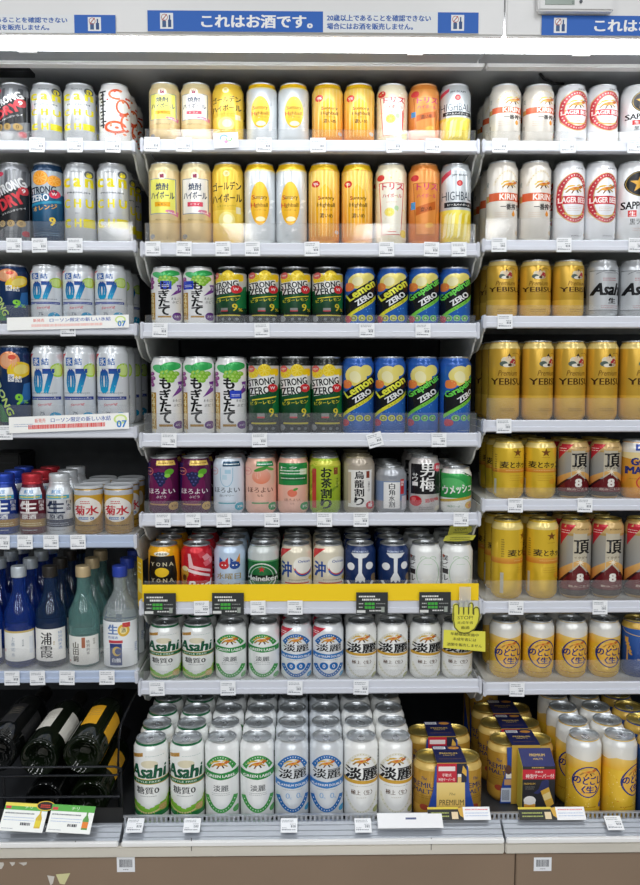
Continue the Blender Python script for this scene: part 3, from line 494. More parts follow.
def d_nodo(A, H):
    A.rect(-104, 104, .72*H, .97*H, '#e9e5da', '#e2e3e2'); A.poly([(-104, .60*H), (104, .60*H), (104, .74*H), (60, .70*H), (30, .76*H), (0, .72*H), (-30, .76*H), (-60, .70*H), (-104, .74*H)], '#ebb636', '#eecb72')
    for i in range(60): A.ell(random.uniform(-50, 50), random.uniform(.06, .55)*H, 1.1, 1.4, random.choice(['#f3d25c', '#d8981c', '#f7e08a']), n=6)
    q = .45*H; A.ell(0, q, 23, 29, '#efb94a'); A.ring(0, q, 24.5, 31, 2.4, '#26357a'); kirin(A, 0, q+18, 1.25); A.text('のどごし', 1, q+3, '#1f2c74', w=47, h=16, bold=.035, rot=-3); A.text('〈生〉', 3, q-15, '#1f2c74', w=28, h=14, bold=.04)
    A.ell(27, .12*H, 7, 7, '#27489a'); A.text('生', 27, .12*H, '#cfd8f0', h=6); A.lines(-24, 16, .11*H, 1, 3, '#b07a18', th=1.5)
def d_kinmugi(A, H):
    A.rect(-104, 104, .86*H, .965*H, '#c9a448'); A.rect(-104, 104, .05*H, .86*H, '#16387c', '#275aa8'); 
    for i in range(9): A.ell(-20-i*.8, .42*H+i*4, 3.4, 1.7, '#d2a24a', rot=60 if i % 2 else 120); 
    A.rect(-25, -23.6, .30*H, .70*H, '#d2a24a'); A.text('金麦', 12, .62*H, '#f2ecd8', w=34, h=.16*H, bold=.03); A.text('THE RICH MALT', 8, .33*H, '#d8c07a', w=36, h=3.4); A.lines(-14, 24, .20*H, 2, 4, '#8fa8d8'); A.ring(0, .9*H, 40, 20, 1.4, '#d8b860', 200, 340)
def d_premium(A, H):
    A.rect(-104, 104, .05*H, .28*H, '#b98c34', '#c79a3e'); A.rect(-104, 104, .86*H, .965*H, '#d8b86a'); A.text('The', 0, .73*H, '#2c3564', w=10, h=6, shear=.3); A.text("PREMIUM", 0, .62*H, '#22305e', w=56, h=.085*H, bold=.015); A.text("MALT'S", 0, .52*H, '#22305e', w=40, h=.075*H, bold=.015); A.lines(-16, 16, .44*H, 2, 4, '#7a5c22')
    for s in (-1, 1): A.poly([(s*26, .06*H), (s*46, .06*H), (s*46, .60*H), (s*38, .40*H), (s*30, .22*H)], '#274a9c', '#1c3a86'); 
    A.ell(0, .26*H, 8, 6, '#a84a34')

LEMON_P, PINK_P = '#f2ee70', '#f3efe8'
# key: (function, body colour, metallic, lid colour, height, object name, description)
def _d(f, *a): return lambda A, H: f(A, H, *a)
G350, G500 = 122, 168
SILVER, GOLDLID = '#c6cacd', '#c9b56a'
DES = {
 'shoL': (_d(d_shochu, 'レモン', LEMON_P, '#f3b11c'), '#e2cc9a', .25, SILVER, 'highball_can', 'cream can with yellow lemon panel'),
 'shoD': (_d(d_shochu, 'ドライ', PINK_P, '#dd4f62'), '#e2cc9a', .25, SILVER, 'highball_can', 'cream can with white panel, red strip'),
 'gold': (d_golden, '#efc843', .3, SILVER, 'highball_can', 'golden can with black brush lettering'),
 'hiW': (d_highwhite, '#dde2e6', .3, SILVER, 'highball_can', 'white can with yellow oval'),
 'hiD': (d_highdark, '#f0b445', .3, SILVER, 'highball_can', 'amber can with red dot'),
 'torW': (_d(d_torys, False), '#ece4c8', .15, SILVER, 'highball_can', 'cream speckled can with red frame'),
 'torD': (_d(d_torys, True), '#dd8636', .25, '#c99a6a', 'highball_can', 'orange can with pink lettering'),
 'jim': (d_jim, '#c8ced2', .4, SILVER, 'highball_can', 'silver and yellow highball can'),
 'mog': (d_mogitate, '#eeeeee', .15, SILVER, 'chuhai_can', 'white can with green grapes'),
 'mogA': (_d(d_mogitate, (4, .68)), '#eeeeee', .15, SILVER, 'chuhai_can', 'white grape can with blue sticker'),
 'mogB': (_d(d_mogitate, (-16, .68)), '#eeeeee', .15, SILVER, 'chuhai_can', 'white grape can, blue sticker at side'),
 'mogC': (_d(d_mogitate, (12, .53)), '#eeeeee', .15, SILVER, 'chuhai_can', 'white grape can with blue sticker'),
 'sz': (d_szero, '#1e2320', .3, SILVER, 'chuhai_can', 'black can with lemons and red disc'),
 'lem': (_d(d_zero, 'Lemon', '#eef04a', '#e6e23c'), '#2a66bc', .3, SILVER, 'chuhai_can', 'blue can with yellow diagonal lettering'),
 'gra': (_d(d_zero, 'Grapefruit', '#6fdc55', '#7ed24a'), '#2a66bc', .3, SILVER, 'chuhai_can', 'blue can with green diagonal lettering'),
 '07': (d_07, '#e3e8ed', .3, SILVER, 'chuhai_can', 'white can with blue 07'),
 'hst': (d_hstrong, '#17345e', .3, SILVER, 'chuhai_can', 'navy can with grapefruit'),
 'chu': (d_canchu, '#cfd2d5', .45, SILVER, 'chuhai_can', 'silver can with yellow letters'),
 'sdry': (d_strongdry, '#8c8f94', .45, SILVER, 'chuhai_can', 'black and silver can, red lettering'),
 'szo': (d_szorange, '#1d3c5c', .3, SILVER, 'chuhai_can', 'navy can with orange slices'),
 'swirl': (d_redswirl, '#f0f0f0', .15, SILVER, 'chuhai_can', 'white can with orange swirls'),
 'grape': (d_grape, '#571544', .3, SILVER, 'chuhai_can', 'purple grape can'),
 'horW': (_d(d_horo, 'w'), '#dbe7f4', .2, SILVER, 'chuhai_can', 'pale blue can'),
 'horP': (_d(d_horo, 'p'), '#f0bda9', .2, SILVER, 'chuhai_can', 'pink can with peach'),
 'horG': (_d(d_horo, 'g'), '#f0bda9', .2, SILVER, 'chuhai_can', 'pink can with green panel'),
 'ocha': (d_ocha, '#a8c030', .25, SILVER, 'chuhai_can', 'lime green tea can'),
 'ool': (d_oolong, '#b5aa9a', .35, '#bfb49a', 'chuhai_can', 'brown can with white panel'),
 'mizu': (d_mizu, '#a7abb1', .5, SILVER, 'whisky_can', 'short silver can with red tab label'),
 'otoko': (d_otoko, '#c4bfbd', .4, SILVER, 'chuhai_can', 'silver can with black plum panel'),
 'ume': (d_umesh, '#eef0ec', .2, SILVER, 'plum_drink_can', 'short green and white can'),
 'yona': (d_yona, '#eeae18', .25, SILVER, 'beer_can', 'yellow can with black panel, moon'),
 'bud': (d_bud, '#cb1e2d', .35, SILVER, 'beer_can', 'red can with gold cup'),
 'cat': (d_cat, '#c5d9f0', .25, SILVER, 'beer_can', 'pale blue can with cats'),
 'hei': (d_heine, '#1d7038', .35, SILVER, 'beer_can', 'green can with red star'),
 'ori': (d_orion, '#e6dec8', .25, SILVER, 'beer_can', 'cream can with blue swoosh'),
 'ogre': (d_ogre, '#1c3363', .25, SILVER, 'beer_can', 'navy can with white mask'),
 'frog': (d_frog, '#eef0ee', .15, SILVER, 'beer_can', 'white can with faint green drawing'),
 'asa': (d_asahi, '#eef0ee', .2, SILVER, 'beer_can', 'white can with green lettering, bands'),
 'grn': (d_green, '#eff1f1', .2, SILVER, 'beer_can', 'white can with green ribbon'),
 'plP': (_d(d_plat, True), '#e6eaee', .25, SILVER, 'beer_can', 'white can, blue ribbon, red corner'),
 'pla': (d_plat, '#dde2e7', .35, SILVER, 'beer_can', 'silver can with blue ribbon'),
 'tan': (d_tanrei, '#f0f1ef', .15, SILVER, 'beer_can', 'white can with gold stripe'),
 'ichi': (d_ichiban, '#e4ded4', .25, SILVER, 'beer_can', 'pearl can with orange band'),
 'lag': (d_lager, '#eef0f4', .15, SILVER, 'beer_can', 'white can with red ring'),
 'sap': (d_sapporo, '#eceef0', .2, SILVER, 'beer_can', 'white can with star on black disc'),
 'yeb': (d_yebisu, '#d8ad3e', .5, SILVER, 'beer_can', 'gold can with brown lettering'),
 'sup': (d_superdry, '#c3c7cb', .55, SILVER, 'beer_can', 'silver can with black lettering'),
 'mugi': (d_mugi, '#e9c236', .45, GOLDLID, 'beer_can', 'gold can with orange band'),
 'ita': (d_itadaki, '#c3a15f', .45, GOLDLID, 'beer_can', 'bronze can with maroon peak'),
 'gm': (d_goldm, '#e5a138', .35, SILVER, 'beer_can', 'orange can with navy lettering'),
 'nodo': (d_nodo, '#edc238', .3, SILVER, 'beer_can', 'yellow can with white top, navy ring'),
 'kin': (d_kinmugi, '#1c4790', .35, GOLDLID, 'beer_can', 'blue can with gold wheat'),
 'pre': (d_premium, '#c4973c', .5, GOLDLID, 'beer_can', 'gold can with navy lettering'),
}
def can_profile(R, H):
    return [(R-.004, .004), (R-.001, .009), (R, .013), (R, H-.017), (R-.0008, H-.0135), (R-.0030, H-.009), (R-.0046, H-.0055), (R-.0050, H-.003)]
RC = 0.0329
BODY, LID, TAB, PRN = {}, {}, {}, {}
def tab_mesh():
    if 't' not in TAB:
        bm = bmesh.new(); n = 18; top = []; 
        for zz in (0.0, 0.0012):
            o = [bm.verts.new((.0075*math.sin(2*math.pi*i/n), -.004+.0115*math.cos(2*math.pi*i/n), zz)) for i in range(n)]
            q = [bm.verts.new((.0042*math.sin(2*math.pi*i/n), .0005+.0042*math.cos(2*math.pi*i/n), zz)) for i in range(n)]
            for i in range(n):
                j = (i+1) % n; bm.faces.new([o[i], o[j], q[j], q[i]])
            top.append(o)
        for i in range(n): bm.faces.new([top[0][i], top[0][(i+1) % n], top[1][(i+1) % n], top[1][i]])
        TAB['t'] = mesh_of(bm, 'pull_tab', mat('#d4d7da', .25, .9))
    return TAB['t']
def can_meshes(key, H, R=RC, lift=0):
    f, c, me, lidc, nm, desc = DES[key]; Hm = H/1000
    bk = (H, c, me, R)
    if bk not in BODY:
        bm = bmesh.new(); lathe(bm, [(0, .008), (R-.012, .006), (R-.008, 0)]+can_profile(R, Hm), 40); BODY[bk] = mesh_of(bm, 'can_body', mat(c, .23, me*.75), True)
    lk = (H, lidc, R)
    if lk not in LID:
        r = R-.0050; bm = bmesh.new(); lathe(bm, [(r, Hm-.003), (r+.0006, Hm-.0012), (r+.0002, Hm), (r-.0012, Hm+.0002), (r-.0022, Hm-.0012), (r-.0030, Hm-.0045), (r-.0050, Hm-.0040), (0, Hm-.0038)], 36); LID[lk] = mesh_of(bm, 'can_lid', mat(lidc, .28, .85), True)
    pk = (key, H, R, lift)
    if pk not in PRN:
        A = Art(H, 1.0 if H < 140 else 1.18); f(A, float(H-lift)); A.items = [([(a, b+lift) for a, b in q[0]],)+q[1:] for q in A.items]; PRN[pk] = A.build('can_print', wrap=(R, can_profile(R, Hm), 1.0))
    return BODY[bk], LID[lk], PRN[pk], Hm
def put_can(key, H, loc, rz, label, group, R=RC, parent=None, lift=0):
    b, l, p, Hm = can_meshes(key, H, R, lift)
    nm = DES[key][4]
    if parent is None: t = empty(nm, loc, rz); tag(t, label, 'can', group)
    else:
        t = link('can', b, parent, loc, (0, 0, rz))
    if parent is None: link('body', b, t)
    li = link('lid', l, t); link('printed_design', p, t)
    if parent is None: link('pull_tab', tab_mesh(), li, (0, -.002, Hm-.0038))
    return t

# ------------------------------------------------------------------ setting: floor and the refrigerated case
WHITE = mat('#efefef', .38, 0, .02, scale=8.0); RAILW = mat('#d0d3dc', .35); RAILB = mat('#aebbd2', .35)
STEELW = mat('#d9dbd9', .42); DARK = mat('#53565a', .6, 0, .12); BLACK = mat('#0d0e10', .5); STEEL = mat('#d8d4ca', .34, .35, .10, scale=14.0, sx=.15)
BROWN = mat('#86725f', .55, 0, .05, scale=5.0); ALU = mat('#b4b9c1', .35, .6)
bm = bmesh.new(); box(bm, -3.5, 3.5, -5.0, .5, -.05, 0)
tag(link('floor', mesh_of(bm, 'floor', mat('#b9b4ab', .25, 0, .06, scale=3.0))), 'pale polished shop floor in front of the case', 'floor', kind='structure')
XL, XR, YB = -1.16, 1.30, .47
case = empty('display_case', (0, 0, 0)); tag(case, 'white open-front refrigerated display case holding three bays of shelves', 'display case')
def part(name, mt, *boxes, bev=0.0, parent=None, sm=False):
    bm = bmesh.new()
    for b in boxes: box(bm, *b, bev=bev)
    return link(name, mesh_of(bm, name, mt, sm), parent or case)
ZC = EYE.z + .619                # underside of the canopy
XJ = atY(505, 20, -.15).x; XJB = atY(505, 845, -.29).x; XBR = atY(515, 870, -.285).x
part('back_panel', DARK, (XL, XR, YB, YB+.03, .33, ZC+.06))
part('inner_ceiling', mat('#b6b9bd', .55), (XL, XR, .028, YB, ZC+.004, ZC+.03))
for x0, x1 in ((XL, XJ-.0015), (XJ+.0015, XR)):
    part('header_panel', WHITE, (x0, x1, -.15, -.135, ZC, ZC+.24), bev=.003)
XJ2 = atY(488, 44, -.10).x; XJ3 = atY(484, 66, .02).x
LAMPM = mat('#f4f8fb', .4, 0, emit=LAMP_CASE)
for x0, x1 in ((XL, XJ2-.002), (XJ2+.002, XR)):
    part('lamp_diffuser', LAMPM, (x0, x1, -.134, -.070, ZC-.002, ZC+.012))
    g = part('air_outlet', mat('#8d9196', .5), (x0, x1, -.067, -.002, ZC+.004, ZC+.012))
for x0, x1 in ((XL, XJ3-.002), (XJ3+.002, XR)):
    part('canopy_lip', WHITE, (x0, x1, -.002, .026, ZC-.002, ZC+.02), bev=.003)
part('canopy_housing', WHITE, (XL, XR, -.134, YB, ZC+.031, ZC+.05))
for px, w_ in ((28, .035), (415, .03), (581, .035)):
    p = atY(px, 56, -.055); part('clip', WHITE, (p.x-w_/2, p.x+w_/2, -.058, -.052, ZC, ZC+.004))
p = atY(16, 74, .06); part('vent_slot', BLACK, (p.x-.04, p.x+.035, .035, .075, ZC-.004, ZC+.004))
bm = bmesh.new(); a = atY(543, 78, .06); b_ = atY(565, 71, .10)
tube(bm, [(a.x-.01, .05, ZC+.002), (a.x, .055, ZC-.006), (a.x+.03, .08, ZC-.008), (b_.x, .11, ZC+.002)], .003); link('cable', mesh_of(bm, 'cable', BLACK), case)
for px in (139, 481):
    X = atY(px, 400, 0.0).x
    bm = bmesh.new(); box(bm, X-.018, X+.018, YB-.035, YB, .40, ZC)
    post = link('post', mesh_of(bm, 'post', mat('#34373b', .5, .3)), case)
    bm = bmesh.new()
    for k in range(46):
        z = .50+k*.028; box(bm, X-.007, X-.003, YB-.0362, YB-.035, z, z+.014); box(bm, X+.003, X+.007, YB-.0362, YB-.035, z, z+.014)
    tag(link('slots', mesh_of(bm, 'slots', BLACK), post), kind='stuff')
# the bottom deck and front
ZDK = EYE.z-.8725; ZLIP = EYE.z-.836
part('deck', mat('#3c3e42', .5, .3), (XL, XR, -.248, YB, ZDK-.02, ZDK))
bm = bmesh.new(); box(bm, XL, XR, -.252, -.246, ZDK-.02, ZLIP-.012); box(bm, XL, XR, -.252, -.246, ZLIP-.002, ZLIP); 
link('lip_frame', mesh_of(bm, 'lip_frame', ALU), case)
bm = bmesh.new(); x = XL
while x < XR: box(bm, x, x+.004, -.2515, -.2465, ZLIP-.012, ZLIP-.002); x += .0085
tag(link('grille_bars', mesh_of(bm, 'grille_bars', ALU), case), kind='stuff')
XD1 = atY(122, 820, -.27).x
for x0, x1 in ((XL, XD1-.003), (XD1+.003, XJB-.002), (XJB+.002, XR)):
    bm = bmesh.new(); y0, z0, y1, z1 = -.2525, ZLIP-.012, -.286, ZLIP-.028
    pts = []
    for k in range(10):
        t0 = k/10; t1 = (k+.85)/10; n = .0018 if k % 3 == 2 else 0
        pts += [(y0+(y1-y0)*t0, z0+(z1-z0)*t0-n), (y0+(y1-y0)*t1, z0+(z1-z0)*t1-n)]
    pts += [(y1, z1), (y1, z1-.012), (y0, z1-.012)]
    prism(bm, pts, x1-x0, 'X', x0); link('deck_rail', mesh_of(bm, 'deck_rail', ALU), case)
    bm = bmesh.new(); box(bm, x0, x1, -.294, -.2865, ZLIP-.036, ZLIP-.026, bev=.002); link('front_lip', mesh_of(bm, 'front_lip', WHITE), case)
ZS0 = EYE.z-.8935
for x0, x1 in ((XL, XJB-.001), (XJB+.001, XR)):
    part('bumper_strip', STEEL, (x0, x1, -.291, -.275, ZS0, ZLIP-.0365), bev=.002)
for x0, x1 in ((XL, XBR-.001), (XBR+.001, XR)):
    part('base_panel', BROWN, (x0, x1, -.287, -.272, .001, ZS0-.001), bev=.0015)
part('scratch', mat('#5d5a54', .5, .4), *[(atY(px, 840, -.2915).x, atY(px, 840, -.2915).x+.0012, -.2916, -.2909, atY(px, y1, -.2915).z, atY(px, y0, -.2915).z) for px, y0, y1 in ((75, 841, 847), (191, 838, 851), (431, 838, 850))])

# ------------------------------------------------------------------ shelves
ORD = ['first', 'second', 'third', 'fourth', 'fifth', 'sixth', 'seventh', 'eighth', 'ninth', 'tenth', 'eleventh']
SHN = ['top shelf', 'second shelf', 'third shelf', 'fourth shelf', 'fifth shelf', 'sixth shelf', 'seventh shelf', 'bottom deck']
BAY = {'L': 'left bay', 'C': 'middle bay', 'R': 'right bay'}
HORIZON = 370
def rail_pos(px, py):
    Y = 0.0
    for _ in range(6):
        P = atY(px, py, Y); Y = (1.71+(P.z-EYE.z)*.0872)/.9962-1.75
    return atY(px, py, Y)
SHELF = {}
def end_bracket(sign, X, Yr, zt, zb, zbd):
    """side plate of a shelf: short at the front, deeper towards the back"""
    bm = bmesh.new(); pts = [(Yr+.002, zb+.004), (Yr+.008, zb-.006), (Yr+.022, zb-.010), (Yr+.04, zb-.028), (Yr+.075, zb-.045), (Yr+.16, zb-.055), (YB-.036, zb-.060), (YB-.036, zbd-.002), (Yr+.02, zbd-.002), (Yr+.002, zt-.006)]
    prism(bm, pts, .0035*sign, 'X', X); return mesh_of(bm, 'bracket', STEELW)
def make_shelf(bay, row, x0p, x1p, top, bot, gtop, ztop_px, H, rail=RAILW, gx=None):
    xm = (max(x0p, 20)+min(x1p, 620))/2
    P = rail_pos(xm, top); Yr = P.y; zt = P.z; zb = atY(xm, bot, Yr-.006).z; zg = atY(xm, gtop, Yr).z
    Yc = Yr+.058
    if ztop_px: z_top = atY(xm, ztop_px, Yc-.027 if ztop_px < HORIZON else Yc).z; zs = z_top-H/1000
    else: zs = zt-.004
    zs = min(max(zs, zt-.014), zt+.004)
    x0 = atY(x0p, top, Yr).x if x0p > 0 else XL+.01; x1 = atY(x1p, top, Yr).x if x1p < 640 else XR-.01
    s = empty('shelf', (0, 0, 0)); tag(s, 'white metal shelf with clear guard, %s, %s' % (SHN[row], BAY[bay]), 'shelf', 'shelves of the case')
    bm = bmesh.new(); box(bm, x0+.004, x1-.004, Yr+.012, YB-.037, zs-.014, zs); link('shelf_board', mesh_of(bm, 'shelf_board', STEELW), s)
    h = zt-zb; bm = bmesh.new()
    prism(bm, [(Yr+.011, zb), (Yr-.005, zb), (Yr-.008, zb+.10*h), (Yr-.007, zb+.42*h), (Yr-.0035, zb+.46*h), (Yr-.0025, zt-.002), (Yr-.0005, zt), (Yr+.0035, zt), (Yr+.0035, zt-.004), (Yr+.011, zt-.005)], x1-x0, 'X', x0)
    link('price_rail', mesh_of(bm, 'price_rail', rail), s)
    gx0, gx1 = x0+.004, x1-.003
    bm = bmesh.new(); box(bm, gx0, gx1, Yr+.0042, Yr+.0062, zt-.002, max(zg, zt+.012)); link('front_guard', mesh_of(bm, 'front_guard', CLEAR), s)
    for sg, X in ((1, x0-.001), (-1, x1+.001)):
        link('bracket', end_bracket(sg, X, Yr, zt, zb, zs-.012), s)
        bm = bmesh.new(); xa, xb = (X-.004*sg, X+.003*sg); box(bm, min(xa, xb), max(xa, xb), Yr-.009, Yr+.016, zb-.002, zt+.002, bev=.002); link('end_cap', mesh_of(bm, 'end_cap', RAILW), s)
    SHELF[bay, row] = dict(Y=Yr, zt=zt, zb=zb, zs=zs, x0=x0, x1=x1, zg=zg)
    return SHELF[bay, row]
def fill(bay, row, cans, top_px, H, back=1, dy=.058, pitch=.068, gap=.0):
    S = SHELF[bay, row]; Yc = S['Y']+dy; xs = []
    for c in cans: xs.append(atY(c[1], top_px+25, Yc).x)
    for i in range(1, len(xs)):
        if xs[i]-xs[i-1] < 2*RC+.0008: xs[i] = xs[i-1]+2*RC+.0008
    lo, hi = S['x0']+RC+.0035, S['x1']-RC-.0035
    xs = [max(x, lo+i*(2*RC+.0008)) for i, x in enumerate(xs)]; xs = [min(x, hi-(len(xs)-1-i)*(2*RC+.0008)) for i, x in enumerate(xs)]
    g = 'cans on the %s of the %s' % (SHN[row], BAY[bay])
    for i, (c, x) in enumerate(zip(cans, xs)):
        key = c[0]; rot = c[2] if len(c) > 2 else random.uniform(-.07, .07); h = c[3] if len(c) > 3 else H; d = DES[key][5]
        for k in range(0, 1+(back if isinstance(back, int) else back[i])):
            if k == 0: lab = '%s, %s from left, %s, %s' % (d, ORD[i], SHN[row], BAY[bay])
            elif k == 1: lab = '%s just behind %s from left, %s, %s' % (d.split(' with')[0].split(',')[0], ORD[i], SHN[row], BAY[bay])
            else: lab = '%s %s back behind %s from left, %s, %s' % (d.split(' with')[0].split(',')[0], ['two', 'three', 'four'][k-2], ORD[i], SHN[row], BAY[bay])
            kk = key if k == 0 else {'mogA': 'mog', 'mogB': 'mog', 'mogC': 'mog', 'plP': 'plP'}.get(key, key)
            put_can(kk, h, (x, Yc+k*pitch, S['zs']+.0005), rot if k == 0 else random.uniform(-.5, .5), lab, g)

# left bay
make_shelf('L', 0, -60, 133, 141, 151, 131, 83, 122); fill('L', 0, [('sdry', 15, -.2), ('chu', 47, .1), ('chu', 80, .05), ('swirl', 115, .15)], 83, 122, back=[0, 0, 1, 2])
make_shelf('L', 1, -60, 134, 241, 251, 221, 163, 168); fill('L', 1, [('sdry', 15, 0), ('szo', 48, 0), ('chu', 80, .05), ('chu', 113, .05)], 163, 168, back=[0, 0, 1, 2])
make_shelf('L', 2, -60, 135, 324, 335, 305, 265, 122); fill('L', 2, [('hst', 13, .1), ('07', 47, -.05), ('07', 79, -.02), ('07', 111, -.05)], 265, 122, back=[0, 1, 1, 2])
make_shelf('L', 3, -60, 135, 427, 438, 405, 346, 168); fill('L', 3, [('hst', 15, .1), ('07', 48, -.05), ('07', 80, -.02), ('07', 113, -.05)], 346, 168, back=[0, 1, 1, 3])
make_shelf('L', 4, -60, 135, 535, 548, 514, None, 0, RAILB)
make_shelf('L', 5, -60, 136, 671, 683, 649, None, 0, RAILB)
# middle bay
hb = lambda xs: list(zip(('shoL', 'shoD', 'gold', 'hiW', 'hiW', 'hiD', 'hiD', 'torW', 'torD', 'jim'), xs))
make_shelf('C', 0, 143, 477, 140, 152, 129, 83, 122); fill('C', 0, hb((162, 194, 227.5, 262, 293, 327.5, 359, 392, 425, 457)), 83, 122)
make_shelf('C', 1, 143, 477, 243, 256, 223, 163, 168); fill('C', 1, hb((160, 192, 227, 260, 291.5, 324, 357, 391, 424, 456)), 163, 168)
make_shelf('C', 2, 143, 477, 323, 338, 315, 267, 122)
fill('C', 2, [('mogA', 167), ('mogB', 199), ('sz', 231.5, -.3), ('sz', 264), ('sz', 295.5), ('sz', 327.5), ('lem', 360), ('lem', 393), ('gra', 426), ('gra', 458)], 267, 122)
make_shelf('C', 3, 142, 478, 433, 447, 413, 357, 168)
fill('C', 3, [('mog', 167), ('mog', 199), ('mogC', 231), ('sz', 264), ('sz', 295), ('sz', 326.5), ('lem', 358), ('lem', 390), ('gra', 423), ('gra', 455, .45)], 357, 168)
make_shelf('C', 4, 142, 478, 513, 526, 501, 456, 122)
fill('C', 4, [('grape', 162), ('grape', 194.5), ('horW', 229), ('horP', 261), ('horG', 293), ('ocha', 325), ('ool', 359), ('mizu', 391, 0, 99), ('otoko', 424), ('ume', 458, 0, 99)], 456, 122, back=2)
make_shelf('C', 5, 142, 479, 600, 614, 581, 545, 122)
fill('C', 5, [('yona', 163), ('bud', 197), ('cat', 230), ('hei', 263.5), ('ori', 296.5), ('ori', 328.5), ('ogre', 360), ('ogre', 393), ('frog', 425, -.1), ('frog', 458.5, -.05)], 547, 122, back=2)
make_shelf('C', 6, 141, 479, 680, 694, 671, 621, 122)
fill('C', 6, [('asa', 165.5, -.1), ('asa', 198, -.1), ('grn', 231), ('grn', 264), ('plP', 296.5), ('plP', 328), ('tan', 361), ('tan', 392), ('tan', 425), ('tan', 457)], 621, 122)
# right bay
make_shelf('R', 0, 484, 700, 141, 152, 131, 84, 122); fill('R', 0, [('ichi', 505, .1), ('ichi', 538, .15), ('lag', 571, .15), ('lag', 602, .1), ('sap', 636, .1)], 84, 122, back=[2, 2, 1, 1, 0])
make_shelf('R', 1, 484, 700, 240, 251, 218, 161, 168); fill('R', 1, [('ichi', 502, .1), ('ichi', 535, .1), ('lag', 569, .1), ('lag', 600, .1), ('sap', 632, .1)], 161, 168, back=[2, 2, 1, 1, 0])
make_shelf('R', 2, 485, 700, 316, 328, 305, 260, 122); fill('R', 2, [('yeb', 502, .02), ('yeb', 535, 0), ('yeb', 568, .35), ('sup', 602, 0), ('sup', 634, -.05)], 260, 122, back=[2, 1, 1, 1, 0])
make_shelf('R', 3, 485, 700, 420, 432, 398, 341, 168); fill('R', 3, [('yeb', 504, .05), ('yeb', 537.5, .4), ('yeb', 570, .15), ('yeb', 602, .1), ('yeb', 635, .4)], 341, 168, back=[2, 1, 1, 1, 0])
make_shelf('R', 4, 484, 700, 499, 511, 488, 440, 122); fill('R', 4, [('mugi', 508, .4), ('mugi', 540, .1), ('ita', 573, 0), ('ita', 605, 0), ('gm', 636, 0)], 440, 122, back=[2, 2, 1, 1, 0])
make_shelf('R', 5, 484, 700, 601, 613, 581, 518, 168); fill('R', 5, [('mugi', 507, 1.0), ('mugi', 542, .35), ('ita', 575, 0), ('ita', 607, 0), ('ita', 640, .1)], 518, 168, back=[2, 2, 1, 1, 0])
make_shelf('R', 6, 485, 700, 682, 695, 661, 618, 122); fill('R', 6, [('nodo', 505, .05), ('nodo', 538, .05), ('nodo', 571, .1), ('nodo', 604, .1), ('kin', 637, 0)], 618, 122, back=[1, 1, 1, 1, 0])
# the rows go on beyond the picture's edges
for bay, keys, sg in (('R', ('sap', 'sap', 'sup', 'yeb', 'gm', 'ita', 'kin'), 1), ('L', ('sdry', 'sdry', 'hst', 'hst'), -1)):
    for row, key in enumerate(keys):
        S = SHELF[bay, row]; hh = (122, 168, 122, 168, 122, 168, 122)[row]; x0 = atY(637 if sg > 0 else 14, 300, S['Y']+.058).x+sg*.015
        for n in range(1, 4):
            put_can(key, hh, (x0+sg*n*.0705, S['Y']+.058, S['zs']+.0005), random.uniform(-.1, .1), '%s, %s beyond the %s edge, %s, %s' % (DES[key][5], ORD[n-1], 'right' if sg > 0 else 'left', SHN[row], BAY[bay]), 'cans on the %s of the %s' % (SHN[row], BAY[bay]))
# bottom deck
YD = -.20
PREV = [None]
def deck_can(key, i, px, rows, bay, first='first', rot=None, y0=0):
    x = atY(px, 736, YD).x; x = max(x, PREV[0]+2*RC+.0009) if PREV[0] is not None and i else x; PREV[0] = x; d = DES[key][5]; sh = d.split(' with')[0].split(',')[0]
    for k in range(rows):
        pos = ['front row', 'second row', 'third row', 'fourth row', 'fifth row'][k+y0]
        put_can(key, 168, (x, YD+(k+y0)*.0675, ZDK+.0005), (rot if rot is not None and k == 0 else random.uniform(-.15, .15) if k == 0 else random.uniform(-.6, .6)),
                'tall %s, %s, %s column, bottom deck, %s' % (sh, pos, ORD[i], BAY[bay]), 'tall cans on the bottom deck of the %s' % BAY[bay], lift=18)
for i, (k, px, r) in enumerate((('asa', 151, -.1), ('asa', 187, -.1), ('grn', 222, 0), ('grn', 257, .1), ('pla', 291, .1), ('pla', 326.5, 0), ('tan', 360, 0), ('tan', 395, 0))): deck_can(k, i, px, 5, 'C', rot=r)
for i, (k, px, r) in enumerate((('nodo', 584, 0), ('nodo', 619.5, .75), ('kin', 655, 0))): deck_can(k, i, px, 4, 'R', rot=r)
for j, (px, y0) in enumerate(((478, 3), (480, 4))):
    x = atY(484, 740, .10).x
    put_can('pre', 168, (x, .113+j*.07, ZDK+.0005), .3, 'tall gold can %s the twin packs, far left, bottom deck, right bay' % ('behind' if j == 0 else 'farthest behind'), 'tall gold cans behind the twin packs')

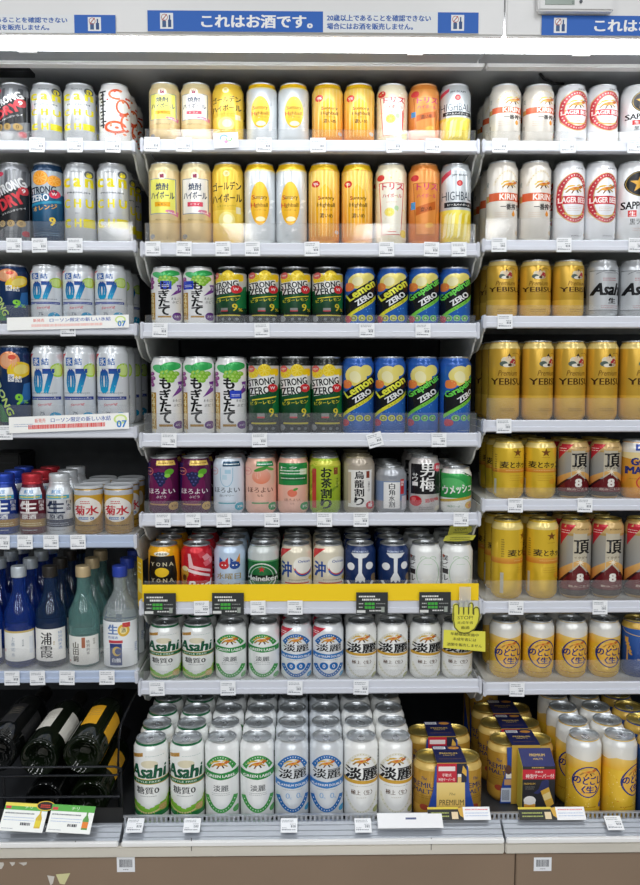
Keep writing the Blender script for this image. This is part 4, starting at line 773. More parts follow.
# ------------------------------------------------------------------ price tags on the rails
def tag_meshes():
    out = []
    for v in range(5):
        bm = bmesh.new(); box(bm, -.0155, .0155, -.0007, 0, -.0145, .0145); b = mesh_of(bm, 'price_tag', mat('#f1f3f6', .5))
        A = Art(); A.lines(-13, 6+v, 9.5, 2, 3.2, '#8f949c', th=1.4); A.lines(2, 13, 2.4-v*.3, 1, 3, '#6a6f78', th=1.0)
        for i in range(3): A.rect(3.6+i*3.2, 5.8+i*3.2, -4.6, 0, '#7d828a'); A.rect(4.3+i*3.2, 5.1+i*3.2, -3.6, -1, '#e8eaee') if (i+v) % 2 else None
        A.lines(-13, 12, -10, 1, 3, '#7d828c', th=1.8); A.lines(-13, -3, -5, 2, 3, '#a6aab2', th=1.0)
        out.append((b, A.build('tag_print', lay=.02, base=.8)))
    return out
TAGS = tag_meshes()
def price_tag(bay, row, i, px, tilt=0.0, py=None):
    S = SHELF[bay, row]; z = (S['zt']+S['zb'])/2 if py is None else atY(px, py, S['Y']-.009).z
    x = rail_x(px, z, S['Y']-.009)
    b, p = TAGS[(i+row) % 5]
    o = link('price_tag', b, None, (x, S['Y']-.0085, z+.0005), (math.radians(-3), math.radians(tilt), 0))
    tag(o, 'white printed price tag, %s from left on the %s rail, %s' % (ORD[i], SHN[row], BAY[bay]), 'price tag', 'price tags on the rails')
    link('printed_text', p, o)
def rail_x(px, z, Y):
    """world x of a point at height z, distance Y that is seen in column px"""
    k = (px-320.0)/F; a = Vector((0, Y-EYE.y, z-EYE.z))
    # (a + x*X).rgt = k * (a + x*X).fwd
    return (k*a.dot(fwd)-a.dot(rgt))/(rgt.x-k*fwd.x)
for (bay, row), xs in {('C', 0): (152, 184, 264, 318, 394, 433), ('C', 1): (153, 184, 223, 252.5, 312, 386.5, 431.5, 459), ('C', 2): (160, 262, 367, 423), ('C', 3): (169, 259.5, 375, 439),
        ('C', 4): (163, 193, 224, 272, 324.6, 361, 461), ('C', 5): (201.6, 258, 295), ('C', 6): (157, 228, 295, 361),
        ('L', 0): (37, 75, 113), ('L', 1): (14, 39.5, 75), ('L', 4): (2, 25, 51, 78), ('L', 5): (12, 37.5, 67, 107), ('L', 2): (68,), ('L', 3): (5,),
        ('R', 0): (500, 568, 635), ('R', 1): (499, 564, 636), ('R', 2): (505,), ('R', 3): (504,), ('R', 4): (515.5, 585), ('R', 5): (516, 600), ('R', 6): (517,)}.items():
    for i, px in enumerate(xs): price_tag(bay, row, i, px, tilt=-16 if (bay, row, px) == ('C', 3, 375) else random.uniform(-1.5, 1.5))
def card(name, w_, h_, th, colr, art, loc, rot, label, cat, group=None, rough=.5):
    """a flat printed card: a thin board whose face carries its print"""
    bm = bmesh.new(); box(bm, -w_/2000, w_/2000, 0, th/1000, -h_/2000, h_/2000); o = link(name, mesh_of(bm, name, mat(colr, rough)), None, loc, rot)
    tag(o, label, cat, group)
    if art and art.items: link('print', art.build('print', lay=.02, base=.08), o)
    return o
# black feature tags and the yellow strip on the sixth shelf
S = SHELF['C', 5]; zy0 = atY(310, 601, S['Y']-.004).z; zy1 = atY(310, 584, S['Y']-.004).z
o = card('shelf_strip', (S['x1']-S['x0'])*1000-4, (zy1-zy0)*1000, .6, '#fbd408', None, ((S['x0']+S['x1'])/2, S['Y']-.0045, (zy0+zy1)/2), (0, 0, 0), 'long yellow promotional strip along the sixth shelf of the middle bay', 'strip')
z0, z1 = rail_x(0, 0, 0), 0
zz0, zz1 = atY(139, 608, S['Y']+.02).z, atY(139, 555, S['Y']+.05).z
A = Art(); A.lines(-10, 10, 40, 3, 9, '#fdf6c0', th=3); A.rect(-12, 12, -20, 8, '#f7e98a')
o = card('side_card', 34, (zz1-zz0)*1000, .8, '#eec207', A, (S['x0']-.008, S['Y']+.022, (zz0+zz1)/2), (0, 0, math.radians(-62)), 'narrow yellow card at the left end of the sixth shelf, middle bay', 'card')
for i, (px, lab) in enumerate(((160, 'below the yellow can with black panel'), (228, 'below the pale blue can with cats'), (372, 'below the navy can with white mask'), (435, 'below the white can with faint green drawing'))):
    A = Art(); A.lines(-20, 6, 10, 1, 4, '#e8e8e4', th=2.4); A.lines(-15, 12, 4.5, 1, 4, '#e8e8e4', th=3.0)
    for a in range(2):
        A.lines(-20, -13, -1.5-a*6, 1, 4, '#c0c4c0', th=1.8)
        for b in range(3): A.rect(-11+b*5.2, -6.6+b*5.2, -3-a*6, 1-a*6, '#3fae3a')
        A.lines(6, 20, -1.5-a*6, 1, 4, '#8a8e8c', th=1.6)
    A.rect(-23, -10, -16, -11.5, '#d8dad8'); A.lines(-4, 14, -13.5, 1, 4, '#d8dad8', th=2.2); A.rect(14, 19, -15, -6, '#9aa39a')
    for n_, q in enumerate(A.items): A.items[n_] = ([(a*1.35, b*1.24) for a, b in q[0]],)+q[1:]
    x = rail_x(px, (zy0+S['zb'])/2, S['Y']-.011)
    card('feature_tag', 65, 45, .8, '#262a2b', A, (x, S['Y']-.0112, S['zb']+.0235), (math.radians(-3), 0, 0), 'black shelf tag with green squares, %s' % lab, 'price tag', 'black tags on the sixth shelf')
# promo strips, left bay
for row, (y0, y1), txt in ((2, (316, 329), False), (3, (415, 431), True)):
    S = SHELF['L', row]; Y = S['Y']-.0105; xa = rail_x(7 if row == 2 else 9, S['zt'], Y); xb = rail_x(129, S['zt'], Y); za = atY(68, y1, Y).z; zb_ = atY(68, y0, Y).z; w_ = (xb-xa)*1000; h_ = (zb_-za)*1000
    A = Art(); A.text('新発売', -w_*.24, h_*.22, '#e05a4a', w=w_*.09, h=h_*.26); A.text('ローソン限定の新しい氷結', w_*.10, h_*.22, '#3e5fae', w=w_*.50, h=h_*.30, bold=.02)
    if txt: A.lines(-w_*.34, w_*.30, -h_*.30, 1, 3, '#dd4038', th=h_*.26); A.lines(-w_*.46, -w_*.30, 0, 2, 4, '#8a98b8', th=1.2)
    else: A.lines(-w_*.30, w_*.28, -h_*.28, 1, 3, '#f2c0b8', th=h_*.20)
    A.ell(w_*.43, h_*.12, h_*.42, h_*.30, '#cfe58a'); A.ell(w_*.43, h_*.12, h_*.30, h_*.2, '#f4f8e4'); A.text('07', w_*.44, -h_*.18, '#2f7fc8', w=h_*.6, h=h_*.42, bold=.03)
    card('promo_strip', w_, h_, .6, '#f5f5f2', A, ((xa+xb)/2, Y, (za+zb_)/2), (math.radians(-6), math.radians(-1.5 if row == 2 else -2.2), 0), 'long white promotional strip with blue writing, %s, left bay' % SHN[row], 'strip', 'promotional strips in the left bay')
# small promo card, top shelf
S = SHELF['C', 0]; A = Art(); A.ring(-4, 4, 9, 8, 3, '#7fb4d8', 20, 200); A.ring(6, 3, 7, 6, 2.6, '#8fcf8a', 160, 380); A.ell(0, -3, 4, 3, '#e59ac0'); A.lines(-18, 18, -10, 1, 3, '#b8bcc4', th=1.6)
card('promo_card', 50, 31, .6, '#f4f6f8', A, (rail_x(226, S['zt'], S['Y']-.01), S['Y']-.0105, S['zt']-.004), (math.radians(-4), math.radians(-3), 0), 'small white card with pastel rings on the top shelf, middle bay', 'card')
# yellow hand notice
S = SHELF['C', 5]; Y = S['Y']-.014; zc = atY(465, 617, Y).z; xc = rail_x(464, zc, Y)
hand = empty('hand_notice', (xc, Y, zc), 0); hand.scale = (1.32, 1, 1.32); tag(hand, 'yellow hand-shaped stop notice hanging from the sixth shelf, middle bay', 'sign')
def hand_outline(d):
    P = [(-15-d, -16), (-15.5-d, 18)]
    def finger(u0, u1, base, top):
        n = 6; c = (u0+u1)/2; r = (u1-u0)/2; return [(u0, base)]+[(c-r*math.cos(math.pi*i/n), top+r*math.sin(math.pi*i/n)) for i in range(n+1)]+[(u1, base)]
    return P
def hand_pts(g):
    P = []
    for u0, u1, top in ((-16-g, -8.6, 20+g), (-8.0, -1.0, 24+g), (-.4, 6.6, 25.5+g), (7.2, 13.6+g*.3, 22+g)):
        c = (u0+u1)/2; r = (u1-u0)/2; P += [(u0, 6)]+[(c-r*math.cos(math.pi*i/6), top-r+r*math.sin(math.pi*i/6)) for i in range(7)]+[(u1, 6)]
    P += [(15.2, 4)]+[(19.0-4.2*math.cos(math.pi*i/6), 11+g+4.2*math.sin(math.pi*i/6)) for i in range(7)]+[(23.4+g, 4), (22+g, -8), (17, -18-g), (8, -24-g), (0, -25-g), (-8, -23-g), (-14-g*.6, -16-g*.5), (-16-g, -4)]
    return P
bm = bmesh.new(); prism(bm, [(a/1000, b/1000) for a, b in hand_pts(1.8)], .0008, 'Y', 0); link('hand_board', mesh_of(bm, 'hand_board', mat('#e6e04e', .5)), hand)
A = Art(); P = hand_pts(.4); n = len(P)
for i in range(n):
    a, b = Vector(P[i]), Vector(P[(i+1) % n]); d = (b-a); 
    if d.length < .01: continue
    q = Vector((-d.y, d.x)).normalized()*.75; e = d.normalized()*.4; A.poly([tuple(a-q-e), tuple(b-q+e), tuple(b+q+e), tuple(a+q-e)], '#5a5a20')
for u in (-8.3, -.7, 6.9): A.rect(u-.8, u+.8, 4, 14, '#5a5a20')
A.text('STOP!', 2, -1, '#6a6824', w=24, h=5.4); A.text('未成年者', 2, -9, '#6a6824', w=25, h=4.6); A.text('飲酒', 2, -16.5, '#6a6824', w=13, h=4.6); link('hand_print', A.build('hand_print', lay=.03), hand)
bm = bmesh.new(); prism(bm, [(-.032, -.049), (.0345, -.056), (.034, -.0235), (-.031, -.0205)], .0007, 'Y', .0009); pl = link('notice_board', mesh_of(bm, 'notice_board', mat('#e6e04e', .5)), hand)
A = Art()
for t, v, w_ in (('年齢確認実施中', -28, 44), ('未成年者には', -36, 37), ('酒類を販売しません', -45, 55)): A.text(t, 1.5, v, '#4e4c1c', w=w_, h=5, rot=-4, bold=.02)
link('notice_print', A.build('notice_print', lay=.02, base=-.75), hand)
bm = bmesh.new(); box(bm, -.008, .010, -.0009, -.0005, .016, .048); link('tape', mesh_of(bm, 'tape', clear_mat('tape', .35, .05)), hand)
# yellow sign standing on a can of the sixth shelf (two flared yellow cards seen from above)
S = SHELF['C', 5]; zt_ = S['zs']+.1235; xt = rail_x(459, zt_, S['Y']+.05)
tent = empty('folded_notice', (xt, S['Y']+.052, zt_)); tag(tent, 'yellow folded notice lying on the rightmost white can, sixth shelf, middle bay', 'sign')
for k, (pts, yy) in enumerate((([(-.034, .002), (-.028, .013), (-.006, .0165), (.036, .014), (.030, .004), (0, .001)], 0), ([(-.022, .012), (-.017, .031), (.008, .036), (.034, .030), (.038, .026), (.020, .014)], .012))):
    bm = bmesh.new(); prism(bm, pts, .001, 'Y', yy); link('card_leaf', mesh_of(bm, 'card_leaf', mat('#d6d24a', .5)), tent)
A = Art(); A.text('STOP!', 6, 24.5, '#5a5a20', w=26, h=5, rot=6); A.lines(-10, 22, 17.5, 1, 3, '#6a6824', th=1.6); o = link('leaf_print', A.build('leaf_print', lay=.02), tent, (0, .012, 0))
A = Art(); A.lines(-18, 24, 9, 2, 4, '#6a6824', th=1.4); link('leaf_print', A.build('leaf_print', lay=.02), tent)

# ------------------------------------------------------------------ signs on the header
def header_sign(px0, y0, y1, label):
    Y = -.1535; w_ = 612.0; zc = (atY(px0+40, y0, Y).z+atY(px0+40, y1, Y).z)/2; h_ = abs(atY(px0+40, y0, Y).z-atY(px0+40, y1, Y).z)*1000; k = w_/331.0
    A = Art(); X = lambda p: (p-312.5)*k
    A.rect(X(147), X(322), -h_/2, h_/2, '#2166c4'); A.rect(X(437), X(478), -h_/2, h_/2, '#2166c4')
    for c in (166, 457):
        u = X(c); A.rect(u-12, u+12, -h_*.38, h_*.38, '#f4f6f8'); A.rect(u-8, u-1, -h_*.30, 0, '#3d5f8e'); A.rect(u-6.6, u-2.4, 0, h_*.05, '#3d5f8e'); A.rect(u+2.5, u+8.5, -h_*.30, h_*.06, '#2c4f86'); A.rect(u+4.2, u+6.8, h_*.06, h_*.28, '#2c4f86')
        A.ring(u-4, h_*.17, 6, 6, 1, '#b8443c'); 
        for s in (-1, 1): A.poly([(u-4-5, h_*.17-s*5), (u-4-4, h_*.17-s*5-1), (u-4+5, h_*.17+s*5), (u-4+4, h_*.17+s*5+1)], '#b8443c')
    A.text('これはお酒です。', X(256), 0, '#ffffff', w=204, h=h_*.62, bold=.035)
    A.text('20歳以上であることを確認できない', X(378), h_*.20, '#2c62b4', w=104*k, h=h_*.30, bold=.034); A.text('場合にはお酒を販売しません。', X(369), -h_*.20, '#2c62b4', w=86*k, h=h_*.30, bold=.034)
    x0 = rail_x(px0, zc, Y)
    return card('age_notice_sign', w_, h_, 2.0, '#eef1f4', A, (x0+w_/2000, Y, zc), (0, 0, 0), label, 'sign', 'age notices on the header')
header_sign(147.5, 10.5, 31.5, 'long blue and white age notice on the header above the middle bay')
header_sign(541.5, 15.5, 35.5, 'long blue and white age notice on the header above the right bay')
header_sign(118-331-7, 13, 31.5, 'long blue and white age notice on the header above the left bay')
Y = -.152; x0, x1 = rail_x(536, 1.93, Y), rail_x(611, 1.93, Y); z0 = atY(570, 10.5, Y-.018).z
th = empty('thermometer', ((x0+x1)/2, Y, z0)); tag(th, 'white digital thermometer box fixed on the header at the top right', 'thermometer')
hw = (x1-x0)/2; bm = bmesh.new(); box(bm, -hw, hw, -.018, 0, 0, .06, bev=.003); link('housing', mesh_of(bm, 'housing', WHITE), th)
bm = bmesh.new(); box(bm, -hw+.012, -hw+.066, -.0192, -.0178, .010, .048); sc = link('screen', mesh_of(bm, 'screen', mat('#a9b5ae', .2)), th)
A = Art(); A.text('0', 8, 6, '#5a625e', w=4, h=6, bold=0); A.text('%', 22, 5, '#4a524e', h=4, bold=0); o = link('digits', A.build('digits', base=.1), sc, (-hw+.055, -.0192, .008))
bm = bmesh.new(); lathe(bm, [(0, .0), (.003, 0), (.003, .0012), (0, .0016)], 12); link('button', mesh_of(bm, 'button', mat('#4a4f58', .4)), th, (-hw+.078, -.018, .016), (math.pi/2, 0, 0))
# barcode stickers and torn sticker scraps on the base
for px, y0, y1, w_, lab in ((126, 857, 872, 33, 'left'), (542.5, 857.5, 871, 33, 'right')):
    Y = -.2875; z0_, z1_ = atY(px, y1, Y).z, atY(px, y0, Y).z; h_ = (z1_-z0_)*1000; A = Art(); u = -w_*.36
    while u < w_*.36: t = random.uniform(.4, 1.1); A.rect(u, u+t, -h_*.18, h_*.34, '#3a3c42'); u += t+random.uniform(.3, .8)
    A.lines(-5, 5, -h_*.36, 1, 2, '#6a6c72', th=1.2)
    card('barcode_sticker', w_, h_, .3, '#e6e9ee', A, (rail_x(px, z0_, Y), Y, (z0_+z1_)/2), (0, 0, 0), 'white barcode sticker on the brown base panel at the %s' % lab, 'sticker', 'barcode stickers on the base')
scr = [((-2, 866), [(0, 6), (9, 6), (10, 2), (6, -5), (1, -6)], '#c9c4bc', 'torn white scrap at the far left of the brown base'), ((12, 864), [(-4, 3), (5, 3), (4, -1), (0, -4)], '#c9c4bc', 'small torn scrap, second from left on the brown base'),
       ((21, 864), [(-4, 2), (10, 3), (9, -1), (4, -3), (0, 0)], '#c4bfb8', 'thin torn scrap, third from left on the brown base'), ((51, 880), [(-6, 8), (6, 6), (3, -6), (-1, -10)], '#cfcac2', 'torn pale scrap low on the brown base'), ((62, 879), [(-10, 8), (14, 10), (10, 2), (4, -10), (-4, -8)], '#d2cf9c', 'torn scrap with yellow spot low on the brown base')]
for (px, py), pts, c, lab in scr:
    P = atY(px, py, -.2875); bm = bmesh.new(); prism(bm, [(a*.0011, b*.0011) for a, b in pts], .0004, 'Y', 0); o = link('sticker_scrap', mesh_of(bm, 'sticker_scrap', mat(c, .6)), None, P); tag(o, lab, 'sticker', 'torn sticker scraps')

# ------------------------------------------------------------------ aluminium sake bottles and small gold cans, left bay
def wrap_art(art, name, prof): return art.build(name, wrap=(prof[0][0] if prof[0][0] > .01 else .03, prof, 1.0))
def alu_bottle():
    prof = [(.0268, .004), (.0278, .008), (.0278, .080), (.0268, .086), (.0235, .094), (.0215, .100), (.0205, .104)]
    bm = bmesh.new(); lathe(bm, [(0, 0), (.026, 0)]+prof, 36); 
    b2 = bmesh.new(); lathe(b2, [(.0190, .103), (.0208, .1035), (.0212, .1055), (.0208, .107), (.0200, .1085), (.0208, .110), (.0208, .1225), (.0198, .1245), (0, .125)], 36)
    return prof, bm, b2
def alu_parts(bc, cc, tx, band):
    prof, bm, b2 = alu_bottle(); A = Art(); A.rect(-90, 90, 15, 31, band); A.lines(-20, 20, 22, 2, 4, '#e8d8a8' if band != '#2a3350' else '#a8b0c0', th=2)
    A.rect(-21, 21, 73, 97, '#e4ecf2'); A.text('鮮度', 0, 89, '#4a8fc8', w=19, h=8, bold=.02); A.rect(-21, 21, 74, 82, '#58b0d0'); A.lines(-18, 18, 76.5, 1, 3, '#f0e24a', th=3)
    A.text('生', -2, 57, tx, w=30, h=26, bold=.05); A.text('原酒', -1, 37, tx, w=26, h=10, bold=.03); A.vtext('日本盛', 20, 70, 6.5, tx, step=7); A.lines(-14, 14, 8, 1, 3, '#d8dce4' if tx != '#22304e' else '#8a909a', th=1.5)
    return mesh_of(bm, 'bottle_body', mat(bc, .32, .4), True), mesh_of(b2, 'bottle_cap', mat(cc, .35, .4), True), wrap_art(A, 'bottle_print', [(.0278, .004), (.0278, .080), (.0268, .086), (.0235, .094), (.0215, .100)])
S = SHELF['L', 4]; Zs = S['zs']+.0006; Yf = S['Y']+.052
for i, (px, bc, cc, tx, band, nm) in enumerate(((5, '#1f3f96', '#2347b4', '#eef2f8', '#b08a46', 'blue aluminium sake bottle'), (33, '#6a1f30', '#bb2a36', '#f6f0ee', '#b08a46', 'maroon aluminium sake bottle with red cap'), (60, '#dfe3e8', '#d8dce0', '#22304e', '#2a3350', 'white aluminium sake bottle'))):
    ms = alu_parts(bc, cc, tx, band); x = rail_x(px, Zs+.06, Yf)
    for k in range(3):
        t = empty('sake_bottle', (x, Yf+k*.062, Zs), 0 if k == 0 else random.uniform(-.4, .4)); tag(t, '%s, %s, fifth shelf, left bay' % (nm, ['front row', 'second row', 'third row'][k]), 'bottle', 'aluminium sake bottles')
        link('body', ms[0], t); link('cap', ms[1], t); link('printed_design', ms[2], t)
R_ = .0298; prof = [(R_-.002, .003), (R_, .006), (R_, .090), (R_-.001, .094)]
bm = bmesh.new(); lathe(bm, [(0, 0), (R_-.004, 0)]+prof+[(R_-.002, .0945), (0, .0945)], 36); kb = mesh_of(bm, 'cup_body', mat('#c59a3a', .3, .5), True)
bm = bmesh.new(); lathe(bm, [(R_-.001, .0945), (R_+.0006, .0955), (R_+.0004, .0995), (R_-.002, .101), (R_-.004, .0995), (0, .0995)], 36); kl = mesh_of(bm, 'cup_lid', mat('#d4d8dc', .35, .2), True)
A = Art(); A.rect(-92, 92, 82, 92, '#c8ccd2'); A.rect(-92, 92, 60, 82, '#d2a63a'); A.ell(-38, 50, 12, 16, '#f0e8d4'); A.ell(40, 56, 12, 16, '#f0e8d4'); A.ell(0, 52, 26, 26, '#f6f3ec'); A.text('菊水', 0, 50, '#cc3440', w=42, h=20, bold=.03); A.lines(-10, 8, 68, 2, 4, '#cc3440', th=1.8); A.rect(-14, 14, 31, 36, '#3f74b8'); A.lines(-12, 12, 32.5, 1, 3, '#e4ecf6', th=2); A.lines(-22, 22, 17, 1, 3, '#7a5a1c', th=3); A.rect(-92, 92, 5, 9, '#a47c2a')
kp = A.build('cup_print', wrap=(R_, prof, 1.0))
for i, (px, n) in enumerate(((89.2, 3), (119.2, 3))):
    x = rail_x(px, Zs+.05, Yf)
    for k in range(n):
        t = empty('sake_cup', (x, Yf+k*.063, Zs), 0 if k == 0 else random.uniform(-.8, .8)); tag(t, 'small gold sake can with red lettering, %s of %s column, fifth shelf, left bay' % (['front', 'second', 'third'][k], ['left', 'right'][i]), 'can', 'small gold sake cans')
        link('body', kb, t); link('lid', kl, t); link('printed_design', kp, t)
bm = bmesh.new(); box(bm, -.04, .04, 0, .12, 0, .135, bev=.004); o = link('black_carton', mesh_of(bm, 'black_carton', BLACK), None, (rail_x(4, Zs+.1, .30), .30, Zs)); tag(o, 'black carton standing behind the blue sake bottles, fifth shelf, left bay', 'carton')
bm = bmesh.new(); A = Art(); A.lines(-30, 25, 110, 3, 18, '#2a2c30', th=4); link('print', A.build('print'), o)

# ------------------------------------------------------------------ glass sake bottles, sixth shelf of the left bay
def glass(c, tr=.75, rough=.05): return mat(c, rough, 0, trans=tr)
def bottle_kind(gc, cc, R, prof_extra, label_fn, H=.212, capm=.3, fill_=None):
    hs = [(R-.003, .003), (R, .007), (R, .112), (R-.003, .122), (R-.010, .136), (.0165, .152), (.0135, .162), (.0128, .192)]
    bm = bmesh.new(); lathe(bm, [(0, .004), (R-.008, 0)]+hs, 36); body = mesh_of(bm, 'glass_body', glass(gc), True)
    bm = bmesh.new(); lathe(bm, [(.0135, .188), (.0152, .1885), (.0156, .190), (.0156, .2085), (.0148, .2105), (0, .211)], 30); cap = mesh_of(bm, 'screw_cap', mat(cc, .35, capm), True)
    A = Art(); label_fn(A); lab = A.build('paper_label', wrap=(R, hs[1:6], .8), mt=PAPER)
    return body, cap, lab
def lab0(A): A.rect(-36, 36, 18, 78, '#eceae4'); A.lines(-12, 12, 60, 3, 8, '#8a8f9a', th=2)
def lab1(A):
    A.rect(-37, 37, 16, 76, '#eff0ee'); A.rect(-37, 37, 76, 80, '#c8b06a'); A.vtext('上善如水', -8, 68, 9, '#7d90a8', step=11, bold=0); A.vtext('純米吟醸', 14, 62, 3.4, '#8a8f98'); A.rect(-30, -27, 34, 40, '#c8504a'); A.rect(26, 32, 30, 66, '#dfe4ea')
def lab2(A):
    A.rect(-37, 37, 16, 84, '#f1f0ec'); A.text('浦', -4, 64, '#1c1c20', w=25, h=26, bold=.022); A.text('霞', -4, 36, '#1c1c20', w=27, h=26, bold=.022); A.vtext('特別純米酒', 25, 78, 7, '#8aa0c4', step=8); A.vtext('純米', 13, 58, 4, '#b8a070')
def lab3(A):
    A.rect(-37, 37, 8, 68, '#e9e8e2'); A.vtext('山田錦', -14, 56, 13, '#4a4438', step=14.5, bold=.03); A.rect(0, 8, 44, 66, '#a8664a'); A.vtext('特別純米', 14, 60, 7, '#5a5650', step=8); A.vtext('純米酒', 26, 62, 4, '#8a8478'); A.rect(-30, -27, 12, 16, '#b8443c')
def lab4(A):
    A.rect(-42, 42, 4, 100, '#eef1f3'); A.text('生', -12, 84, '#5f7fb4', w=22, h=20, bold=.04); A.ell(12, 82, 13, 13, '#dfb43a'); A.ell(12, 82, 8, 8, '#f2e2a0'); A.rect(10, 26, 88, 98, '#c83a40'); A.text('酒', 12, 82, '#3a3a40', h=9); A.text('貯蔵酒', -12, 67, '#5f7fb4', w=22, h=6); A.rect(-22, 10, 55, 61, '#c23e4a')
    A.rect(-20, 8, 8, 54, '#27407e'); A.ell(-4, 38, 10, 10, '#d8b850'); A.ell(-1, 38, 7, 7, '#27407e'); A.text('白鶴', -5, 19, '#e8ecf4', w=20, h=9, bold=.03); A.lines(34, 41, 50, 5, 4, '#6f88b8', th=2)
S = SHELF['L', 5]; Zs = S['zs']+.0006; Yf = S['Y']+.054
KIND = [('#1c3f9e', '#b9c2cc', .0318, lab0, 'dark blue sake bottle', .4), ('#2a54b8', '#c9d2da', .0318, lab1, 'blue sake bottle with silver cap', .4), ('#2f4f7e', '#2a2622', .0318, lab2, 'slate blue sake bottle with dark cap', .2), ('#8fc0bc', '#c9b48c', .0318, lab3, 'pale teal sake bottle with gold cap', .3), ('#d4dee0', '#2440a6', .0365, lab4, 'clear sake bottle with blue cap', .1)]
xs = [rail_x(p, Zs+.08, Yf) for p in (-12, 20.5, 51.5, 84.5, 121)]
for i, (gc, cc, R, lf, nm, cm) in enumerate(KIND):
    ms = bottle_kind(gc, cc, R, None, lf, capm=cm)
    for k in range(4 if i < 3 else 3):
        t = empty('sake_bottle', (xs[i], Yf+k*.0745, Zs), 0.05 if k == 0 else random.uniform(-.3, .3)); tag(t, '%s, %s, sixth shelf, left bay' % (nm, ['front row', 'second row', 'third row', 'fourth row'][k]), 'bottle', 'glass sake bottles')
        link('body', ms[0], t); link('cap', ms[1], t); link('label', ms[2], t)

# ------------------------------------------------------------------ wine bottles lying in the wire rack, bottom of the left bay
def wine_meshes(lc, gc='#0f1a10'):
    prof = [(0, .028), (.010, .026), (.020, .012), (.028, .002), (.033, 0), (.0365, .003), (.0375, .008), (.0375, .185), (.034, .205), (.022, .228), (.0150, .245), (.0142, .292), (.0150, .294), (.0150, .300), (0, .3005)]
    bm = bmesh.new(); lathe(bm, prof, 40); body = mesh_of(bm, 'wine_body', mat(gc, .06, 0, trans=.15), True)
    bm = bmesh.new(); lathe(bm, [(.0156, .243), (.0150, .2925), (.0157, .2935), (.0157, .3008), (0, .3012)], 28); foil = mesh_of(bm, 'foil', mat('#1c1a18', .4, .3), True)
    A = Art(); A.rect(-20, 16, 62, 150, lc); A.rect(36, 70, 50, 150, lc); A.lines(-14, 12, 130, 4, 9, '#8a8270', th=1.4); lab = A.build('wine_label', wrap=(.0375, [(.0375, .003), (.0375, .19)], .75), mt=PAPER)
    return body, foil, lab
WM = [wine_meshes('#d9d6cc', '#0c140a'), wine_meshes('#e0a51c', '#0e1608'), wine_meshes('#1a1a1c', '#0a0c0c')]
Yw = -.225
def wine(px, py, kind, label, roll=0.0, dy=0.0):
    P = atY(px, py, Yw+dy); t = empty('wine_bottle', P); t.rotation_euler = (-math.pi/2, roll, 0); tag(t, label, 'bottle', 'wine bottles lying in the wire rack')
    for nm, me in zip(('body', 'foil', 'label'), WM[kind]): link(nm, me, t)
wine(-4, 754, 2, 'dark wine bottle lying at the far left of the upper row'); wine(38.5, 759, 0, 'green wine bottle with white label lying in the upper row', -.25, .012); wine(82, 756, 1, 'green wine bottle with yellow label lying in the upper row', -.05)
wine(44, 801, 2, 'dark wine bottle in the lower row, left of the other', .2, .01); wine(89, 800, 1, 'dark green wine bottle at the right of the lower row', 1.0, .01)
rack = empty('wine_rack', (0, 0, 0)); tag(rack, 'black wire rack holding the lying wine bottles on the bottom deck', 'rack')
Yk = -.243; WIRE = mat('#1b1d22', .3, .6); X0 = XL+.03; X1 = rail_x(121, .45, Yk); zA, zB, zC = atY(60, 767, Yk).z, atY(60, 775.5, Yk).z, atY(60, 797, Yk).z
def wire(name, pts, r=.0022):
    bm = bmesh.new(); tube(bm, pts, r); link(name, mesh_of(bm, name, WIRE, True), rack)
wire('front_loop', [(X0, Yk, zA), (X1-.010, Yk, zA), (X1-.003, Yk, zA-.003), (X1, Yk, zA-.008), (X1-.003, Yk, zB+.002), (X1-.010, Yk, zB), (X0, Yk, zB)])
wire('front_wire', [(X0, Yk, zC), (X1-.002, Yk, zC)], .0026); wire('upright', [(X1, Yk+.003, zA-.004), (X1, Yk+.003, ZDK+.003)]); Xu = rail_x(3, zB, Yk); wire('upright', [(Xu, Yk+.003, zB), (Xu, Yk+.003, ZDK+.003)])
Xs = rail_x(122, .5, -.2); wire('side_hoop', [(Xs, -.232, ZDK+.003), (Xs, -.232, zA), (Xs, -.222, zA+.045), (Xs, -.20, zA+.065), (Xs, -.10, zA+.07), (Xs, .10, zA+.07), (Xs, .16, ZDK+.003)])
# black shelf edge below the rack and the wine price cards
bm = bmesh.new(); box(bm, XL+.005, XD1-.002, -.2525, -.2522+.001, ZDK, ZLIP+.018); o = link('rack_kickplate', mesh_of(bm, 'rack_kickplate', BLACK), rack)
for (px, py, lab, bx) in ((24, 817.5, 'first from left, with black and red oval', True), (71, 819, 'second from left', False)):
    P = atY(px, py, -.275); A = Art(); A.rect(-40, 40, 13, 25, '#59b048'); A.rect(-38, -28, 15, 20, '#d8484a'); A.text('チリ', 4, 19, '#dff0d4', w=14, h=6); A.lines(-36, 18, 6, 1, 4, '#6a6e74', th=2.2); A.lines(-36, 20, -1, 2, 5, '#a8b8d8', th=1.2); A.lines(-4, 14, -14, 1, 5, '#3a3c42', th=5); A.lines(-36, -14, -21, 1, 4, '#9a9ea6', th=1.2)
    A.poly([(22, -18), (33, -18), (33, 0), (29.5, 8), (29.5, 14), (26.5, 14), (26.5, 8), (22, 0)], '#d8b83a' if bx else '#5f9a4a'); A.rect(22, 33, -15, -4, '#e8842e' if not bx else '#e8d23a')
    if bx: A.rect(-40, 22, 20, 26, '#f0de5a'); A.ell(34, 23, 17, 9, '#e8c03a'); A.ell(34, 23, 15, 7.6, '#23160f'); A.lines(25, 43, 23, 2, 3.4, '#d8402c', th=2.2)
    card('wine_price_card', 80, 50, .5, '#f4f6f2', A, P, (math.radians(-52), 0, math.radians(0)), 'white and green wine price card, %s' % lab, 'price tag', 'wine price cards').rotation_euler = (math.radians(-50), math.radians(4), math.radians(0))

